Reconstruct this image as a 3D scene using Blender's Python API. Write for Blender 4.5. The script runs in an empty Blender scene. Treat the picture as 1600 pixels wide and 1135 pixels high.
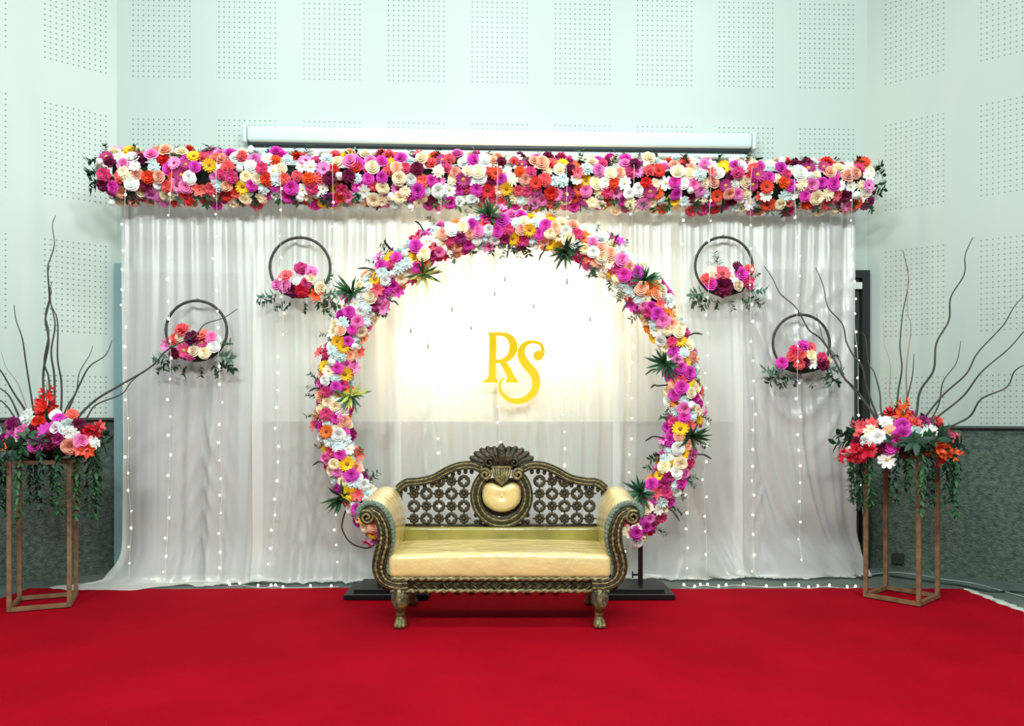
import bpy, bmesh, math, random
from mathutils import Vector, Matrix, Quaternion, noise

random.seed(7)
PI = math.pi
SC = bpy.context.scene
COL = SC.collection

# ---------------------------------------------------------------- camera
F = 1160.0            # focal length in pixels of the 1600 px wide frame
HZ = 655.0            # horizon row
CH = 1.35             # camera height
cam_d = bpy.data.cameras.new('camera')
cam = bpy.data.objects.new('camera', cam_d)
COL.objects.link(cam)
cam.location = (0, 0, CH)
cam.rotation_euler = (PI / 2, 0, 0)
cam_d.sensor_width = 36.0
cam_d.lens = F / 1600 * 36.0
cam_d.shift_y = (HZ - 567.5) / 1600
cam_d.clip_start = 0.05
SC.camera = cam

# ---------------------------------------------------------------- world + lights
def lin(r, g, b):
    def f(c):
        c /= 255.0
        return c / 12.92 if c <= 0.04045 else ((c + 0.055) / 1.055) ** 2.4
    return (f(r), f(g), f(b))

w = bpy.data.worlds.new('world')
SC.world = w
w.use_nodes = True
bg = w.node_tree.nodes['Background']
bg.inputs[0].default_value = (0.84, 0.96, 0.93, 1)
bg.inputs[1].default_value = 0.26

def area(name, loc, size, power, color, rot=(0, 0, 0), sy=None):
    d = bpy.data.lights.new(name, 'AREA')
    d.energy = power
    d.color = color
    d.size = size
    if sy:
        d.shape = 'RECTANGLE'
        d.size_y = sy
    o = bpy.data.objects.new(name, d)
    COL.objects.link(o)
    o.location = loc
    o.rotation_euler = rot
    return o

COOL = (0.90, 1.0, 0.965)
for i, x in enumerate((-2.6, 0.0, 2.6)):
    area('hall_ceiling_light', (x, 3.4, 6.6), 1.2, 80, COOL, (math.radians(4), 0, 0), 0.6)
    area('hall_ceiling_light', (x, -1.2, 5.4), 1.2, 235, COOL, (math.radians(52), 0, 0), 0.6)

WARM = (1.0, 0.72, 0.47)
for (x, y, z, e) in ((-0.60, 6.44, 2.06, 26), (-0.05, 6.46, 2.38, 40), (0.50, 6.48, 2.22, 27)):
    d = bpy.data.lights.new('backdrop_glow_lamp', 'POINT')
    d.energy = e
    d.color = WARM
    d.shadow_soft_size = 0.08
    o = bpy.data.objects.new('backdrop_glow_lamp', d)
    COL.objects.link(o)
    o.location = (x, y, z)

SC.view_settings.view_transform = 'Standard'
SC.view_settings.look = 'None'
SC.view_settings.gamma = 1.0
SC.view_settings.use_curve_mapping = False
SC.view_settings.exposure = 0.12

# ---------------------------------------------------------------- materials
MATS = {}
def mat(name, rgb, rough=0.6, metal=0.0, coat=0.0, bump=0.0, bscale=30.0, var=0.0, rgb2=None, nscale=8.0,
        emit=None, estr=0.0, rnd=0.0, bstretch=None, spec=None):
    if name in MATS:
        return MATS[name]
    m = bpy.data.materials.new(name)
    m.use_nodes = True
    nt = m.node_tree
    b = nt.nodes['Principled BSDF']
    c = (*lin(*rgb), 1)
    b.inputs['Base Color'].default_value = c
    b.inputs['Roughness'].default_value = rough
    b.inputs['Metallic'].default_value = metal
    b.inputs['Coat Weight'].default_value = coat
    b.inputs['Coat Roughness'].default_value = 0.12
    if spec is not None:
        b.inputs['Specular IOR Level'].default_value = spec
    tc = nt.nodes.new('ShaderNodeTexCoord')
    src = None
    if rgb2 is not None:
        n = nt.nodes.new('ShaderNodeTexNoise')
        n.inputs['Scale'].default_value = nscale
        n.inputs['Detail'].default_value = 5
        nt.links.new(tc.outputs['Object'], n.inputs['Vector'])
        r = nt.nodes.new('ShaderNodeValToRGB')
        r.color_ramp.elements[0].position = 0.35
        r.color_ramp.elements[1].position = 0.65
        r.color_ramp.elements[0].color = c
        r.color_ramp.elements[1].color = (*lin(*rgb2), 1)
        nt.links.new(n.outputs['Fac'], r.inputs['Fac'])
        src = r.outputs['Color']
    if rnd > 0:
        oi = nt.nodes.new('ShaderNodeObjectInfo')
        hs = nt.nodes.new('ShaderNodeHueSaturation')
        mr = nt.nodes.new('ShaderNodeMapRange')
        mr.inputs['To Min'].default_value = 1 - rnd
        mr.inputs['To Max'].default_value = 1 + rnd * 0.6
        nt.links.new(oi.outputs['Random'], mr.inputs['Value'])
        nt.links.new(mr.outputs['Result'], hs.inputs['Value'])
        mr2 = nt.nodes.new('ShaderNodeMapRange')
        mr2.inputs['To Min'].default_value = 0.488
        mr2.inputs['To Max'].default_value = 0.512
        nt.links.new(oi.outputs['Random'], mr2.inputs['Value'])
        nt.links.new(mr2.outputs['Result'], hs.inputs['Hue'])
        if src is not None:
            nt.links.new(src, hs.inputs['Color'])
        else:
            hs.inputs['Color'].default_value = c
        src = hs.outputs['Color']
    if src is not None:
        nt.links.new(src, b.inputs['Base Color'])
    if bump > 0:
        n2 = nt.nodes.new('ShaderNodeTexNoise')
        n2.inputs['Scale'].default_value = bscale
        n2.inputs['Detail'].default_value = 4
        if bstretch:
            mp = nt.nodes.new('ShaderNodeMapping')
            mp.inputs['Scale'].default_value = bstretch
            nt.links.new(tc.outputs['Object'], mp.inputs['Vector'])
            nt.links.new(mp.outputs['Vector'], n2.inputs['Vector'])
        else:
            nt.links.new(tc.outputs['Object'], n2.inputs['Vector'])
        bp = nt.nodes.new('ShaderNodeBump')
        bp.inputs['Strength'].default_value = bump
        bp.inputs['Distance'].default_value = 0.02
        nt.links.new(n2.outputs['Fac'], bp.inputs['Height'])
        nt.links.new(bp.outputs['Normal'], b.inputs['Normal'])
        if coat > 0:
            nt.links.new(bp.outputs['Normal'], b.inputs['Coat Normal'])
    if emit is not None:
        b.inputs['Emission Color'].default_value = (*lin(*emit), 1)
        b.inputs['Emission Strength'].default_value = estr
        m.cycles.emission_sampling = 'NONE'
    MATS[name] = m
    return m

def perforated(name, pitch, hx, x0, z0, rgb):
    """painted acoustic board with rectangular fields of drilled holes (object x = along wall)"""
    m = bpy.data.materials.new(name)
    m.use_nodes = True
    nt = m.node_tree
    b = nt.nodes['Principled BSDF']
    b.inputs['Roughness'].default_value = 0.42
    N = nt.nodes.new
    L = nt.links.new
    tc = N('ShaderNodeTexCoord')
    sp = N('ShaderNodeSeparateXYZ')
    L(tc.outputs['Object'], sp.inputs[0])
    def M(op, a, bb=None, cc=None):
        n = N('ShaderNodeMath')
        n.operation = op
        for i, v in enumerate((a, bb, cc)):
            if v is None:
                continue
            if isinstance(v, (int, float)):
                n.inputs[i].default_value = v
            else:
                L(v, n.inputs[i])
        return n.outputs[0]
    hz = 0.0445
    px = M('FLOORED_MODULO', M('SUBTRACT', sp.outputs['X'], x0 - hx / 2), pitch)
    pz = M('FLOORED_MODULO', M('SUBTRACT', sp.outputs['Z'], z0 - hz / 2), 1.133)
    inx = M('LESS_THAN', px, hx * 12)
    inz = M('LESS_THAN', pz, hz * 18)
    dx = M('SUBTRACT', M('FLOORED_MODULO', px, hx), hx / 2)
    dz = M('SUBTRACT', M('FLOORED_MODULO', pz, hz), hz / 2)
    dist = M('SQRT', M('ADD', M('MULTIPLY', dx, dx), M('MULTIPLY', dz, dz)))
    hole = M('LESS_THAN', dist, 0.0062)
    msk = M('MULTIPLY', M('MULTIPLY', inx, inz), hole)
    mix = N('ShaderNodeMix')
    mix.data_type = 'RGBA'
    mix.inputs[6].default_value = (*lin(*rgb), 1)
    mix.inputs[7].default_value = (*lin(104, 122, 117), 1)
    L(msk, mix.inputs[0])
    L(mix.outputs[2], b.inputs['Base Color'])
    bp = N('ShaderNodeBump')
    bp.inputs['Strength'].default_value = 0.6
    bp.inputs['Distance'].default_value = 0.01
    bp.invert = True
    L(msk, bp.inputs['Height'])
    L(bp.outputs['Normal'], b.inputs['Normal'])
    return m

def sheer(name, rgb):
    m = bpy.data.materials.new(name)
    m.use_nodes = True
    nt = m.node_tree
    for n in list(nt.nodes):
        if n.type != 'OUTPUT_MATERIAL':
            nt.nodes.remove(n)
    out = [n for n in nt.nodes if n.type == 'OUTPUT_MATERIAL'][0]
    N = nt.nodes.new
    L = nt.links.new
    c = (*lin(*rgb), 1)
    df = N('ShaderNodeBsdfDiffuse'); df.inputs[0].default_value = c
    tr = N('ShaderNodeBsdfTranslucent'); tr.inputs[0].default_value = c
    gl = N('ShaderNodeBsdfGlossy'); gl.inputs['Roughness'].default_value = 0.32
    gl.inputs[0].default_value = (0.9, 0.9, 0.9, 1)
    tp = N('ShaderNodeBsdfTransparent')
    m1 = N('ShaderNodeMixShader'); m1.inputs[0].default_value = 0.30
    L(df.outputs[0], m1.inputs[1]); L(tr.outputs[0], m1.inputs[2])
    m2 = N('ShaderNodeMixShader'); m2.inputs[0].default_value = 0.075
    L(m1.outputs[0], m2.inputs[1]); L(gl.outputs[0], m2.inputs[2])
    m3 = N('ShaderNodeMixShader'); m3.inputs[0].default_value = 0.33
    L(m2.outputs[0], m3.inputs[1]); L(tp.outputs[0], m3.inputs[2])
    L(m3.outputs[0], out.inputs[0])
    return m

# ---------------------------------------------------------------- mesh helpers
class MB:
    def __init__(s):
        s.v = []
        s.f = []
        s.mi = []
    def add(s, vs, fs, mi=0):
        o = len(s.v)
        s.v += [tuple(p) for p in vs]
        s.f += [tuple(i + o for i in q) for q in fs]
        s.mi += [mi] * len(fs)
    def grid(s, pts, nu, nv, mi=0, wrap=False):
        fs = []
        for i in range(nu - (0 if wrap else 1)):
            for j in range(nv - 1):
                i2 = (i + 1) % nu
                fs.append((i * nv + j, i2 * nv + j, i2 * nv + j + 1, i * nv + j + 1))
        s.add(pts, fs, mi)
    def box(s, c, d, rz=0, mi=0):
        cx, cy, cz = c
        hx, hy, hz = d[0] / 2, d[1] / 2, d[2] / 2
        ca, sa = math.cos(rz), math.sin(rz)
        vs = []
        for x, y, z in ((-hx, -hy, -hz), (hx, -hy, -hz), (hx, hy, -hz), (-hx, hy, -hz),
                        (-hx, -hy, hz), (hx, -hy, hz), (hx, hy, hz), (-hx, hy, hz)):
            vs.append((cx + x * ca - y * sa, cy + x * sa + y * ca, cz + z))
        s.add(vs, [(0, 3, 2, 1), (4, 5, 6, 7), (0, 1, 5, 4), (1, 2, 6, 5), (2, 3, 7, 6), (3, 0, 4, 7)], mi)
    def rbox(s, c, d, r, seg=2, mi=0, fn=None):
        bm = bmesh.new()
        bmesh.ops.create_cube(bm, size=1)
        for v in bm.verts:
            v.co = Vector((v.co.x * d[0], v.co.y * d[1], v.co.z * d[2]))
        bmesh.ops.bevel(bm, geom=bm.edges[:], offset=r, segments=seg, profile=0.5, affect='EDGES')
        bm.verts.index_update()
        vs = [(v.co.x + c[0], v.co.y + c[1], v.co.z + c[2]) for v in bm.verts]
        if fn:
            vs = [fn(p) for p in vs]
        fs = [tuple(v.index for v in f.verts) for f in bm.faces]
        bm.free()
        s.add(vs, fs, mi)
    def tube(s, path, rad, n=8, mi=0, cap=True, lobes=0, lamp=0.0, twist=0.0, closed=False):
        P = [Vector(p) for p in path]
        k = len(P)
        R = rad if isinstance(rad, (list, tuple)) else [rad] * k
        T = []
        for i in range(k):
            if closed:
                t = P[(i + 1) % k] - P[i - 1]
            else:
                t = P[min(i + 1, k - 1)] - P[max(i - 1, 0)]
            T.append(t.normalized() if t.length > 1e-9 else Vector((0, 0, 1)))
        up = Vector((0, 1, 0)) if abs(T[0].y) < 0.9 else Vector((1, 0, 0))
        nrm = (up - T[0] * up.dot(T[0])).normalized()
        pts = []
        acc = 0.0
        for i in range(k):
            if i:
                nrm = (nrm - T[i] * nrm.dot(T[i]))
                nrm = nrm.normalized() if nrm.length > 1e-6 else Vector((0, 1, 0))
                acc += (P[i] - P[i - 1]).length
            bi = T[i].cross(nrm)
            for j in range(n):
                a = 2 * PI * j / n
                r = R[i]
                if lobes:
                    r *= 1 + lamp * math.sin(lobes * a + twist * acc)
                pts.append(P[i] + nrm * (r * math.cos(a)) + bi * (r * math.sin(a)))
        fs = []
        for i in range(k if closed else k - 1):
            i2 = (i + 1) % k
            for j in range(n):
                j2 = (j + 1) % n
                fs.append((i * n + j, i * n + j2, i2 * n + j2, i2 * n + j))
        if cap and not closed:
            fs.append(tuple(range(n - 1, -1, -1)))
            fs.append(tuple((k - 1) * n + j for j in range(n)))
        s.add(pts, fs, mi)
    def ball(s, c, r, nu=8, nv=6, mi=0, fn=None):
        rx, ry, rz = (r, r, r) if isinstance(r, (int, float)) else r
        vs = []
        for i in range(nu):
            for j in range(nv + 1):
                th = 2 * PI * i / nu
                ph = PI * j / nv
                vs.append((c[0] + rx * math.sin(ph) * math.cos(th), c[1] + ry * math.sin(ph) * math.sin(th),
                           c[2] - rz * math.cos(ph)))
        if fn:
            vs = [fn(p) for p in vs]
        s.grid(vs, nu, nv + 1, mi, wrap=True)
    def prism(s, poly, y0, y1, mi=0):
        """polygon in XZ extruded along Y (fan-safe only for convex-ish; ngons otherwise)"""
        n = len(poly)
        vs = [(x, y0, z) for x, z in poly] + [(x, y1, z) for x, z in poly]
        fs = [tuple(range(n)), tuple(range(2 * n - 1, n - 1, -1))]
        for i in range(n):
            j = (i + 1) % n
            fs.append((i, i + n, j + n, j))
        s.add(vs, fs, mi)
    def mesh(s, name, mats, smooth=True):
        me = bpy.data.meshes.new(name)
        me.from_pydata(s.v, [], s.f)
        for m in (mats if isinstance(mats, (list, tuple)) else [mats]):
            me.materials.append(m)
        me.polygons.foreach_set('material_index', s.mi)
        me.polygons.foreach_set('use_smooth', [smooth] * len(s.f))
        me.update()
        bm = bmesh.new()
        bm.from_mesh(me)
        bmesh.ops.recalc_face_normals(bm, faces=bm.faces[:])
        bm.to_mesh(me)
        bm.free()
        return me

WL = {}                                # world location of every parent
def link(name, data, parent=None, loc=(0, 0, 0), rot=None, scale=None):
    o = bpy.data.objects.new(name, data)
    COL.objects.link(o)
    l = Vector(loc)
    if parent is not None:
        o.parent = parent
        o.location = l - WL[parent.name]
    else:
        o.location = l
    WL[o.name] = l
    if rot is not None:
        o.rotation_mode = 'QUATERNION' if isinstance(rot, Quaternion) else 'XYZ'
        if isinstance(rot, Quaternion):
            o.rotation_quaternion = rot
        else:
            o.rotation_euler = rot
    if scale is not None:
        o.scale = (scale,) * 3 if isinstance(scale, (int, float)) else scale
    return o

def thing(name, label, cat, loc, group=None):
    o = link(name, None, None, loc)
    o.empty_display_size = 0.1
    o['label'] = label
    o['category'] = cat
    if group:
        o['group'] = group
    return o

def solo(name, mb, mats, label=None, cat=None, group=None, kind=None, smooth=True):
    """a top-level mesh whose origin sits at its base centre"""
    xs = [p[0] for p in mb.v]; ys = [p[1] for p in mb.v]; zs = [p[2] for p in mb.v]
    o0 = ((min(xs) + max(xs)) / 2, (min(ys) + max(ys)) / 2, min(zs))
    mb.v = [(p[0] - o0[0], p[1] - o0[1], p[2] - o0[2]) for p in mb.v]
    o = link(name, mb.mesh(name, mats, smooth), None, o0)
    if label: o['label'] = label
    if cat: o['category'] = cat
    if group: o['group'] = group
    if kind: o['kind'] = kind
    return o

def part(name, mb, mats, parent, label=None, smooth=True, kind=None):
    """geometry given in world coordinates"""
    xs = [p[0] for p in mb.v]; ys = [p[1] for p in mb.v]; zs = [p[2] for p in mb.v]
    o0 = ((min(xs) + max(xs)) / 2, (min(ys) + max(ys)) / 2, (min(zs) + max(zs)) / 2)
    mb.v = [(p[0] - o0[0], p[1] - o0[1], p[2] - o0[2]) for p in mb.v]
    o = link(name, mb.mesh(name, mats, smooth), parent, o0)
    if label: o['label'] = label
    if kind: o['kind'] = kind
    return o

def W(px, py, d):
    return Vector(((px - 800) / F * d, d, CH - (py - HZ) / F * d))

def catmull(pts, n=6):
    P = [Vector(p) for p in pts]
    out = []
    for i in range(len(P) - 1):
        p0 = P[max(i - 1, 0)]; p1 = P[i]; p2 = P[i + 1]; p3 = P[min(i + 2, len(P) - 1)]
        for k in range(n):
            t = k / n
            out.append(0.5 * ((2 * p1) + (p2 - p0) * t + (2 * p0 - 5 * p1 + 4 * p2 - p3) * t * t
                              + (3 * p1 - p0 - 3 * p2 + p3) * t ** 3))
    out.append(P[-1])
    return out

def smooth01(x):
    x = max(0.0, min(1.0, x))
    return x * x * (3 - 2 * x)

# ---------------------------------------------------------------- the setting
CL = Vector((-3.46, 6.50)); CR = Vector((3.23, 6.75))
DL = Vector((-0.784, -0.621)); DR = Vector((0.803, -0.595))
DB = (CR - CL).normalized()
LB = (CR - CL).length
WALLC = (180, 193, 187)
HTOP = 6.3

def bray(px):
    """distance along back wall hit by image column px"""
    k = (px - 800) / F
    return (k * CL.y - CL.x) / (DB.x - k * DB.y)

m_back = perforated('painted_perforated_board_back', 0.742, 0.0445, bray(208), 2.09, WALLC)
m_left = perforated('painted_perforated_board_left', 0.722, 0.0410, 0.085, 2.09, WALLC)
m_right = perforated('perforated_board_right_shaded', 0.726, 0.0410, 0.152, 2.09, (162, 174, 166))  # same board as the other walls, shade put into its darker colour
m_dado = mat('grey_pebble_plaster', (58, 74, 66), 0.85, bump=0.9, bscale=70, rgb2=(92, 106, 94), nscale=24)
m_floor = mat('grey_concrete', (94, 106, 100), 0.6, rgb2=(80, 92, 88), nscale=3, bump=0.1, bscale=40)

def wall(name, origin, ang, L, sgn, split, m_up):
    """sgn: +1 when the room lies on local +y"""
    e = MB()
    e.box((L / 2, -sgn * 0.1, (split + HTOP) / 2), (L, 0.2, HTOP - split))
    o = link(name, e.mesh(name, m_up, False), None, (origin.x, origin.y, 0))
    o.rotation_euler = (0, 0, ang)
    o['kind'] = 'structure'
    g = MB()
    g.box((L / 2, -sgn * 0.14, split / 2), (L, 0.2, split))
    d = bpy.data.objects.new('dado', g.mesh('dado', m_dado, False))
    COL.objects.link(d)
    d.parent = o
    e = MB()
    e.box((L / 2, -sgn * 0.012, split + 0.006), (L, 0.03, 0.02))  # dark strip in place of the shadow line under the upper cladding
    t = bpy.data.objects.new('shadow_bead', e.mesh('shadow_bead', mat('dark_bead', (50, 60, 58), 0.6), False))
    COL.objects.link(t)
    t.parent = o
    return o

wall('wall_left', CL, math.atan2(DL.y, DL.x), 3.4, 1, 1.345, m_left)
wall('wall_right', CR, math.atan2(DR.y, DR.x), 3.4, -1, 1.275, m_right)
wall('wall_back', CL, math.atan2(DB.y, DB.x), LB, -1, 1.31, m_back)

e = MB()
e.box((0, 3.2, -0.06), (15, 8.6, 0.12))
solo('floor', e, m_floor, kind='structure', smooth=False)

# doors in the back wall beside both corners
m_steel = mat('blue_grey_steel', (128, 160, 163), 0.4, 0.1)
m_steel2 = mat('dark_teal_steel', (45, 70, 76), 0.5, 0.1)
m_blackdoor = mat('black_door_paint', (26, 32, 32), 0.45)
angB = math.atan2(DB.y, DB.x)
def BW(s, off):
    p = CL + DB * s
    return p.x + DB.y * off, p.y - DB.x * off

def door(name, s0, s1, zt, mf, ml, frame):
    x, y = BW((s0 + s1) / 2, 0)
    r = link(name, None, None, (x, y, 0))
    r['kind'] = 'structure'
    def bx(nm, sa, sb, za, zb, o0, o1, m):
        e = MB()
        cx, cy = BW((sa + sb) / 2, (o0 + o1) / 2)
        e.box((cx, cy, (za + zb) / 2), (sb - sa, o1 - o0, zb - za), angB)
        return part(nm, e, m, r, smooth=False)
    bx('jamb', s0, s0 + frame, 0, zt, 0.0, 0.07, mf)
    bx('jamb', s1 - frame, s1, 0, zt, 0.0, 0.07, mf)
    bx('lintel', s0 + frame, s1 - frame, zt - frame, zt, 0.0, 0.07, mf)
    bx('door_leaf', s0 + frame + 0.015, s1 - frame - 0.015, 0.01, zt - frame - 0.015, 0.0, 0.035, ml)
    return r, bx

r1, bx1 = door('door_1', 0.01, 1.15, 2.70, m_steel, m_steel2, 0.075)
r2, bx2 = door('door_2', LB - 1.15, LB - 0.01, 2.69, m_blackdoor, mat('dark_green_door', (40, 50, 48), 0.5), 0.07)
bx2('door_closer', LB - 0.27, LB - 0.085, 2.52, 2.58, 0.035, 0.075, mat('white_enamel', (215, 225, 220), 0.35))
bx1('hinge', 0.085, 0.10, 1.05, 1.17, 0.03, 0.075, m_steel2)
bx1('door_gap_shade', 0.10, 0.135, 0.02, 2.6, 0.035, 0.055, mat('dark_gap', (18, 30, 34), 0.6))  # raised dark strip stands in for the shaded gap at the jamb

# ---------------------------------------------------------------- carpet
m_carpet = mat('red_carpet_felt', (154, 5, 25), 0.98, rgb2=(142, 4, 23), nscale=1.6, bump=0.25, bscale=260, spec=0.04)
e = MB()
nx, ny = 90, 80
pts = []
for i in range(nx + 1):
    for j in range(ny + 1):
        x = -3.82 + 7.37 * i / nx
        y = 0.4 + 5.47 * j / ny
        if j == ny:
            y += 0.012 * math.sin(x * 3.1) + 0.008 * math.sin(x * 7.7)
        if i == nx:
            x += 0.015 * math.sin(y * 9) + 0.01 * math.sin(y * 23)
        zz = 0.009
        for (ax, ay, bx_, by_, hgt) in ((-2.9, 4.2, -1.2, 5.3, 0.006), (-3.4, 3.9, -2.0, 4.5, 0.006), (-2.2, 3.6, -1.5, 4.0, 0.005)):
            a = Vector((ax, ay)); b = Vector((bx_, by_)); p = Vector((x, y))
            t = max(0, min(1, (p - a).dot(b - a) / (b - a).length_squared))
            dd = (p - (a + (b - a) * t)).length
            zz += hgt * math.exp(-(dd / 0.07) ** 2) * math.sin(PI * t)
        pts.append((x, y, zz))
e.grid(pts, nx + 1, ny + 1)
ed = [pts[i * (ny + 1) + ny] for i in range(nx + 1)]
e.grid([q for p in ed for q in (p, (p[0], p[1] + 0.001, 0.001))], nx + 1, 2)
ed = [pts[nx * (ny + 1) + j] for j in range(ny + 1)]
e.grid([q for p in ed for q in (p, (p[0] + 0.001, p[1], 0.001))], ny + 1, 2)
carpet = thing('carpet', 'wide red felt carpet laid over the grey stage floor', 'carpet', (-0.13, 3.1, 0))
part('pile', e, m_carpet, carpet)
e = MB()
rr = random.Random(3)
vs = []
for i in range(121):
    y = 5.83 - 2.6 * i / 120
    a_ = 3.548 + 0.010 * math.sin(i * 0.9)
    b_ = a_ + 0.03 + rr.uniform(0.0, 0.045)
    vs += [(a_, y, 0.004), (a_, y, 0.017), (b_, y + rr.uniform(-.01, .01), 0.014 + rr.uniform(-.003, .004)), (b_ + 0.004, y, 0.002)]
e.grid(vs, 121, 4)
part('frayed_edge', e, mat('white_backing', (190, 196, 186), 0.9), carpet, 'frayed off-white backing along the carpet edge')

# ---------------------------------------------------------------- projector screen case
m_case = mat('white_gloss_enamel', (206, 221, 219), 0.22)
def cs(px, off):
    s = bray(px)
    return s
s0, s1 = bray(388), bray(1172)
x, y = BW((s0 + s1) / 2, 0.1)
scr = thing('projector_screen', 'long white rolled up projector screen case on the wall above the flower valance', 'projector screen', (x, y, 3.70))
def on_wall(nm, sa, sb, za, zb, o0, o1, m, parent, r=0.02):
    e = MB()
    cx, cy = BW((sa + sb) / 2, (o0 + o1) / 2)
    e.rbox((0, 0, 0), (sb - sa, o1 - o0, zb - za), r, 3)
    ca, sa_ = math.cos(angB), math.sin(angB)
    e.v = [(cx + p[0] * ca - p[1] * sa_, cy + p[0] * sa_ + p[1] * ca, (za + zb) / 2 + p[2]) for p in e.v]
    return part(nm, e, m, parent)
on_wall('case', s0 + 0.03, s1 - 0.03, 3.745, 3.885, 0.01, 0.15, m_case, scr, 0.03)
on_wall('end_cap', s0 - 0.01, s0 + 0.03, 3.735, 3.892, 0.005, 0.155, mat('cap_white', (190, 206, 204), 0.35), scr, 0.015)
on_wall('end_cap', s1 - 0.03, s1 + 0.01, 3.735, 3.892, 0.005, 0.155, mat('cap_white', (190, 206, 204), 0.35), scr, 0.015)
on_wall('shadow_gap_strip', s0 + 0.04, s1 - 0.04, 3.722, 3.752, 0.03, 0.125, mat('shadow_gap_dark', (22, 36, 42), 0.5), scr, 0.006)  # solid dark strip drawn for the shadow gap below the case
on_wall('weight_bar', s0 + 0.06, s1 - 0.06, 3.672, 3.704, 0.05, 0.11, m_case, scr, 0.01)
on_wall('screen_fabric_edge', s0 + 0.08, s1 - 0.08, 3.70, 3.724, 0.075, 0.082, mat('screen_white', (225, 232, 230), 0.7), scr, 0.002)

# ---------------------------------------------------------------- backdrop curtain
CA = Vector((-3.22, 6.10)); CB = Vector((2.95, 6.38))
CU = (CB - CA).normalized(); CN = Vector((CU.y, -CU.x)); CLEN = (CB - CA).length

def cs_of(px, off=0.0):
    k = (px - 800) / F
    a = CA + CN * off
    return (k * a.y - a.x) / (CU.x - k * CU.y)
def cpt(s, off, z):
    p = CA + CU * s + CN * off
    return Vector((p.x, p.y, z))
def cpx(px, py, off):
    """point on the plane `off` in front of the curtain seen at that pixel"""
    s = cs_of(px, off)
    p = CA + CU * s + CN * off
    return Vector((p.x, p.y, CH - (py - HZ) / F * p.y))

cr = random.Random(11)
WAVES = [(lam * cr.uniform(0.9, 1.1), amp, cr.uniform(0, 6.28), cr.uniform(-0.5, 0.5))
         for lam, amp in ((0.53, 0.012), (0.29, 0.010), (0.17, 0.009), (0.103, 0.008), (0.067, 0.005))]
CHEV = [(cs_of(318), 1.45, 0.20), (cs_of(470), 1.0, 0.16), (cs_of(505), 1.1, 0.13), (cs_of(668), 1.6, 0.16), (cs_of(838), 1.35, 0.15), (cs_of(1190), 0.9, 0.14)]
TIE_S, TIE_Z = cs_of(1250), 2.24
SW = [(cs_of(1085), 0.42, 0.30), (cs_of(1215), 0.60, 0.32)]

def fold(s, z):
    t = smooth01((3.3 - z) / 2.2)
    sw = 0.0
    for (c, amt, wd) in SW:
        q = max(0.0, 1.25 - z) / 1.25
        sw += amt * q * q * math.exp(-((s - c - amt * q * q * 0.5) / wd) ** 2)
    s2 = s - sw + 0.035 * math.sin(z * 1.25 + s * 1.9) * t
    o = 0.0
    for i, (lam, amp, ph, dr) in enumerate(WAVES):
        v = math.sin(2 * PI * s2 / lam + ph + dr * z + 0.8 * math.sin(s2 * 2.3 + i))
        o += amp * (0.5 + 0.75 * t if i < 3 else 1.1 - 0.6 * t) * v
    # sharper ridges
    o += 0.022 * (1 - abs(math.sin(PI * s2 / 0.21 + 1.3 * math.sin(s2 * 1.7)))) ** 2
    o += 0.050 * (1 - abs(math.sin(PI * s2 / 0.47 + 1.1 * math.sin(s2 * 2.9 + 1)))) ** 3 * t
    for (c, zt, wd) in CHEV:
        d = s - c
        if abs(d) < 3 * wd and z < zt + 0.3:
            win = math.exp(-(d / wd) ** 2) * smooth01((zt + 0.25 - z) / 0.5) * smooth01((z - 0.05) / 0.25)
            ph = (z + 2.9 * abs(d + 0.02 * math.sin(z * 6 + c))) / (0.25 + 0.05 * math.sin(3 * c)) + 0.35 * math.sin(z * 4.3 + c * 5 + d * 9)
            o += 0.027 * win * (1 - abs(math.sin(PI * ph))) ** 2
    d = s - TIE_S
    if abs(d) < 0.75:
        if z > TIE_Z:
            a = math.atan2(d, z - TIE_Z + 0.04)
            win = math.exp(-((z - TIE_Z) / 0.8) ** 2) * smooth01((0.75 - abs(d)) / 0.35)
            o += 0.014 * win * (1 - abs(math.sin(6.5 * a + 0.5))) ** 1.5 - 0.03 * math.exp(-((z - TIE_Z) / 0.25) ** 2 - (d / 0.15) ** 2)
        elif z > 0.9:
            win = smooth01((0.55 - abs(d)) / 0.3) * smooth01((z - 0.9) / 0.5) * smooth01((TIE_Z - z) / 0.15)
            zz = (TIE_Z - z) - 0.55 * (1 - min(1, (d / 0.42) ** 2))
            o += 0.026 * win * (1 - abs(math.sin(PI * zz / 0.33 + 0.3 * math.sin(d * 7)))) ** 2
            o -= 0.03 * math.exp(-((z - TIE_Z) / 0.25) ** 2 - (d / 0.15) ** 2)
    return o

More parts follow.
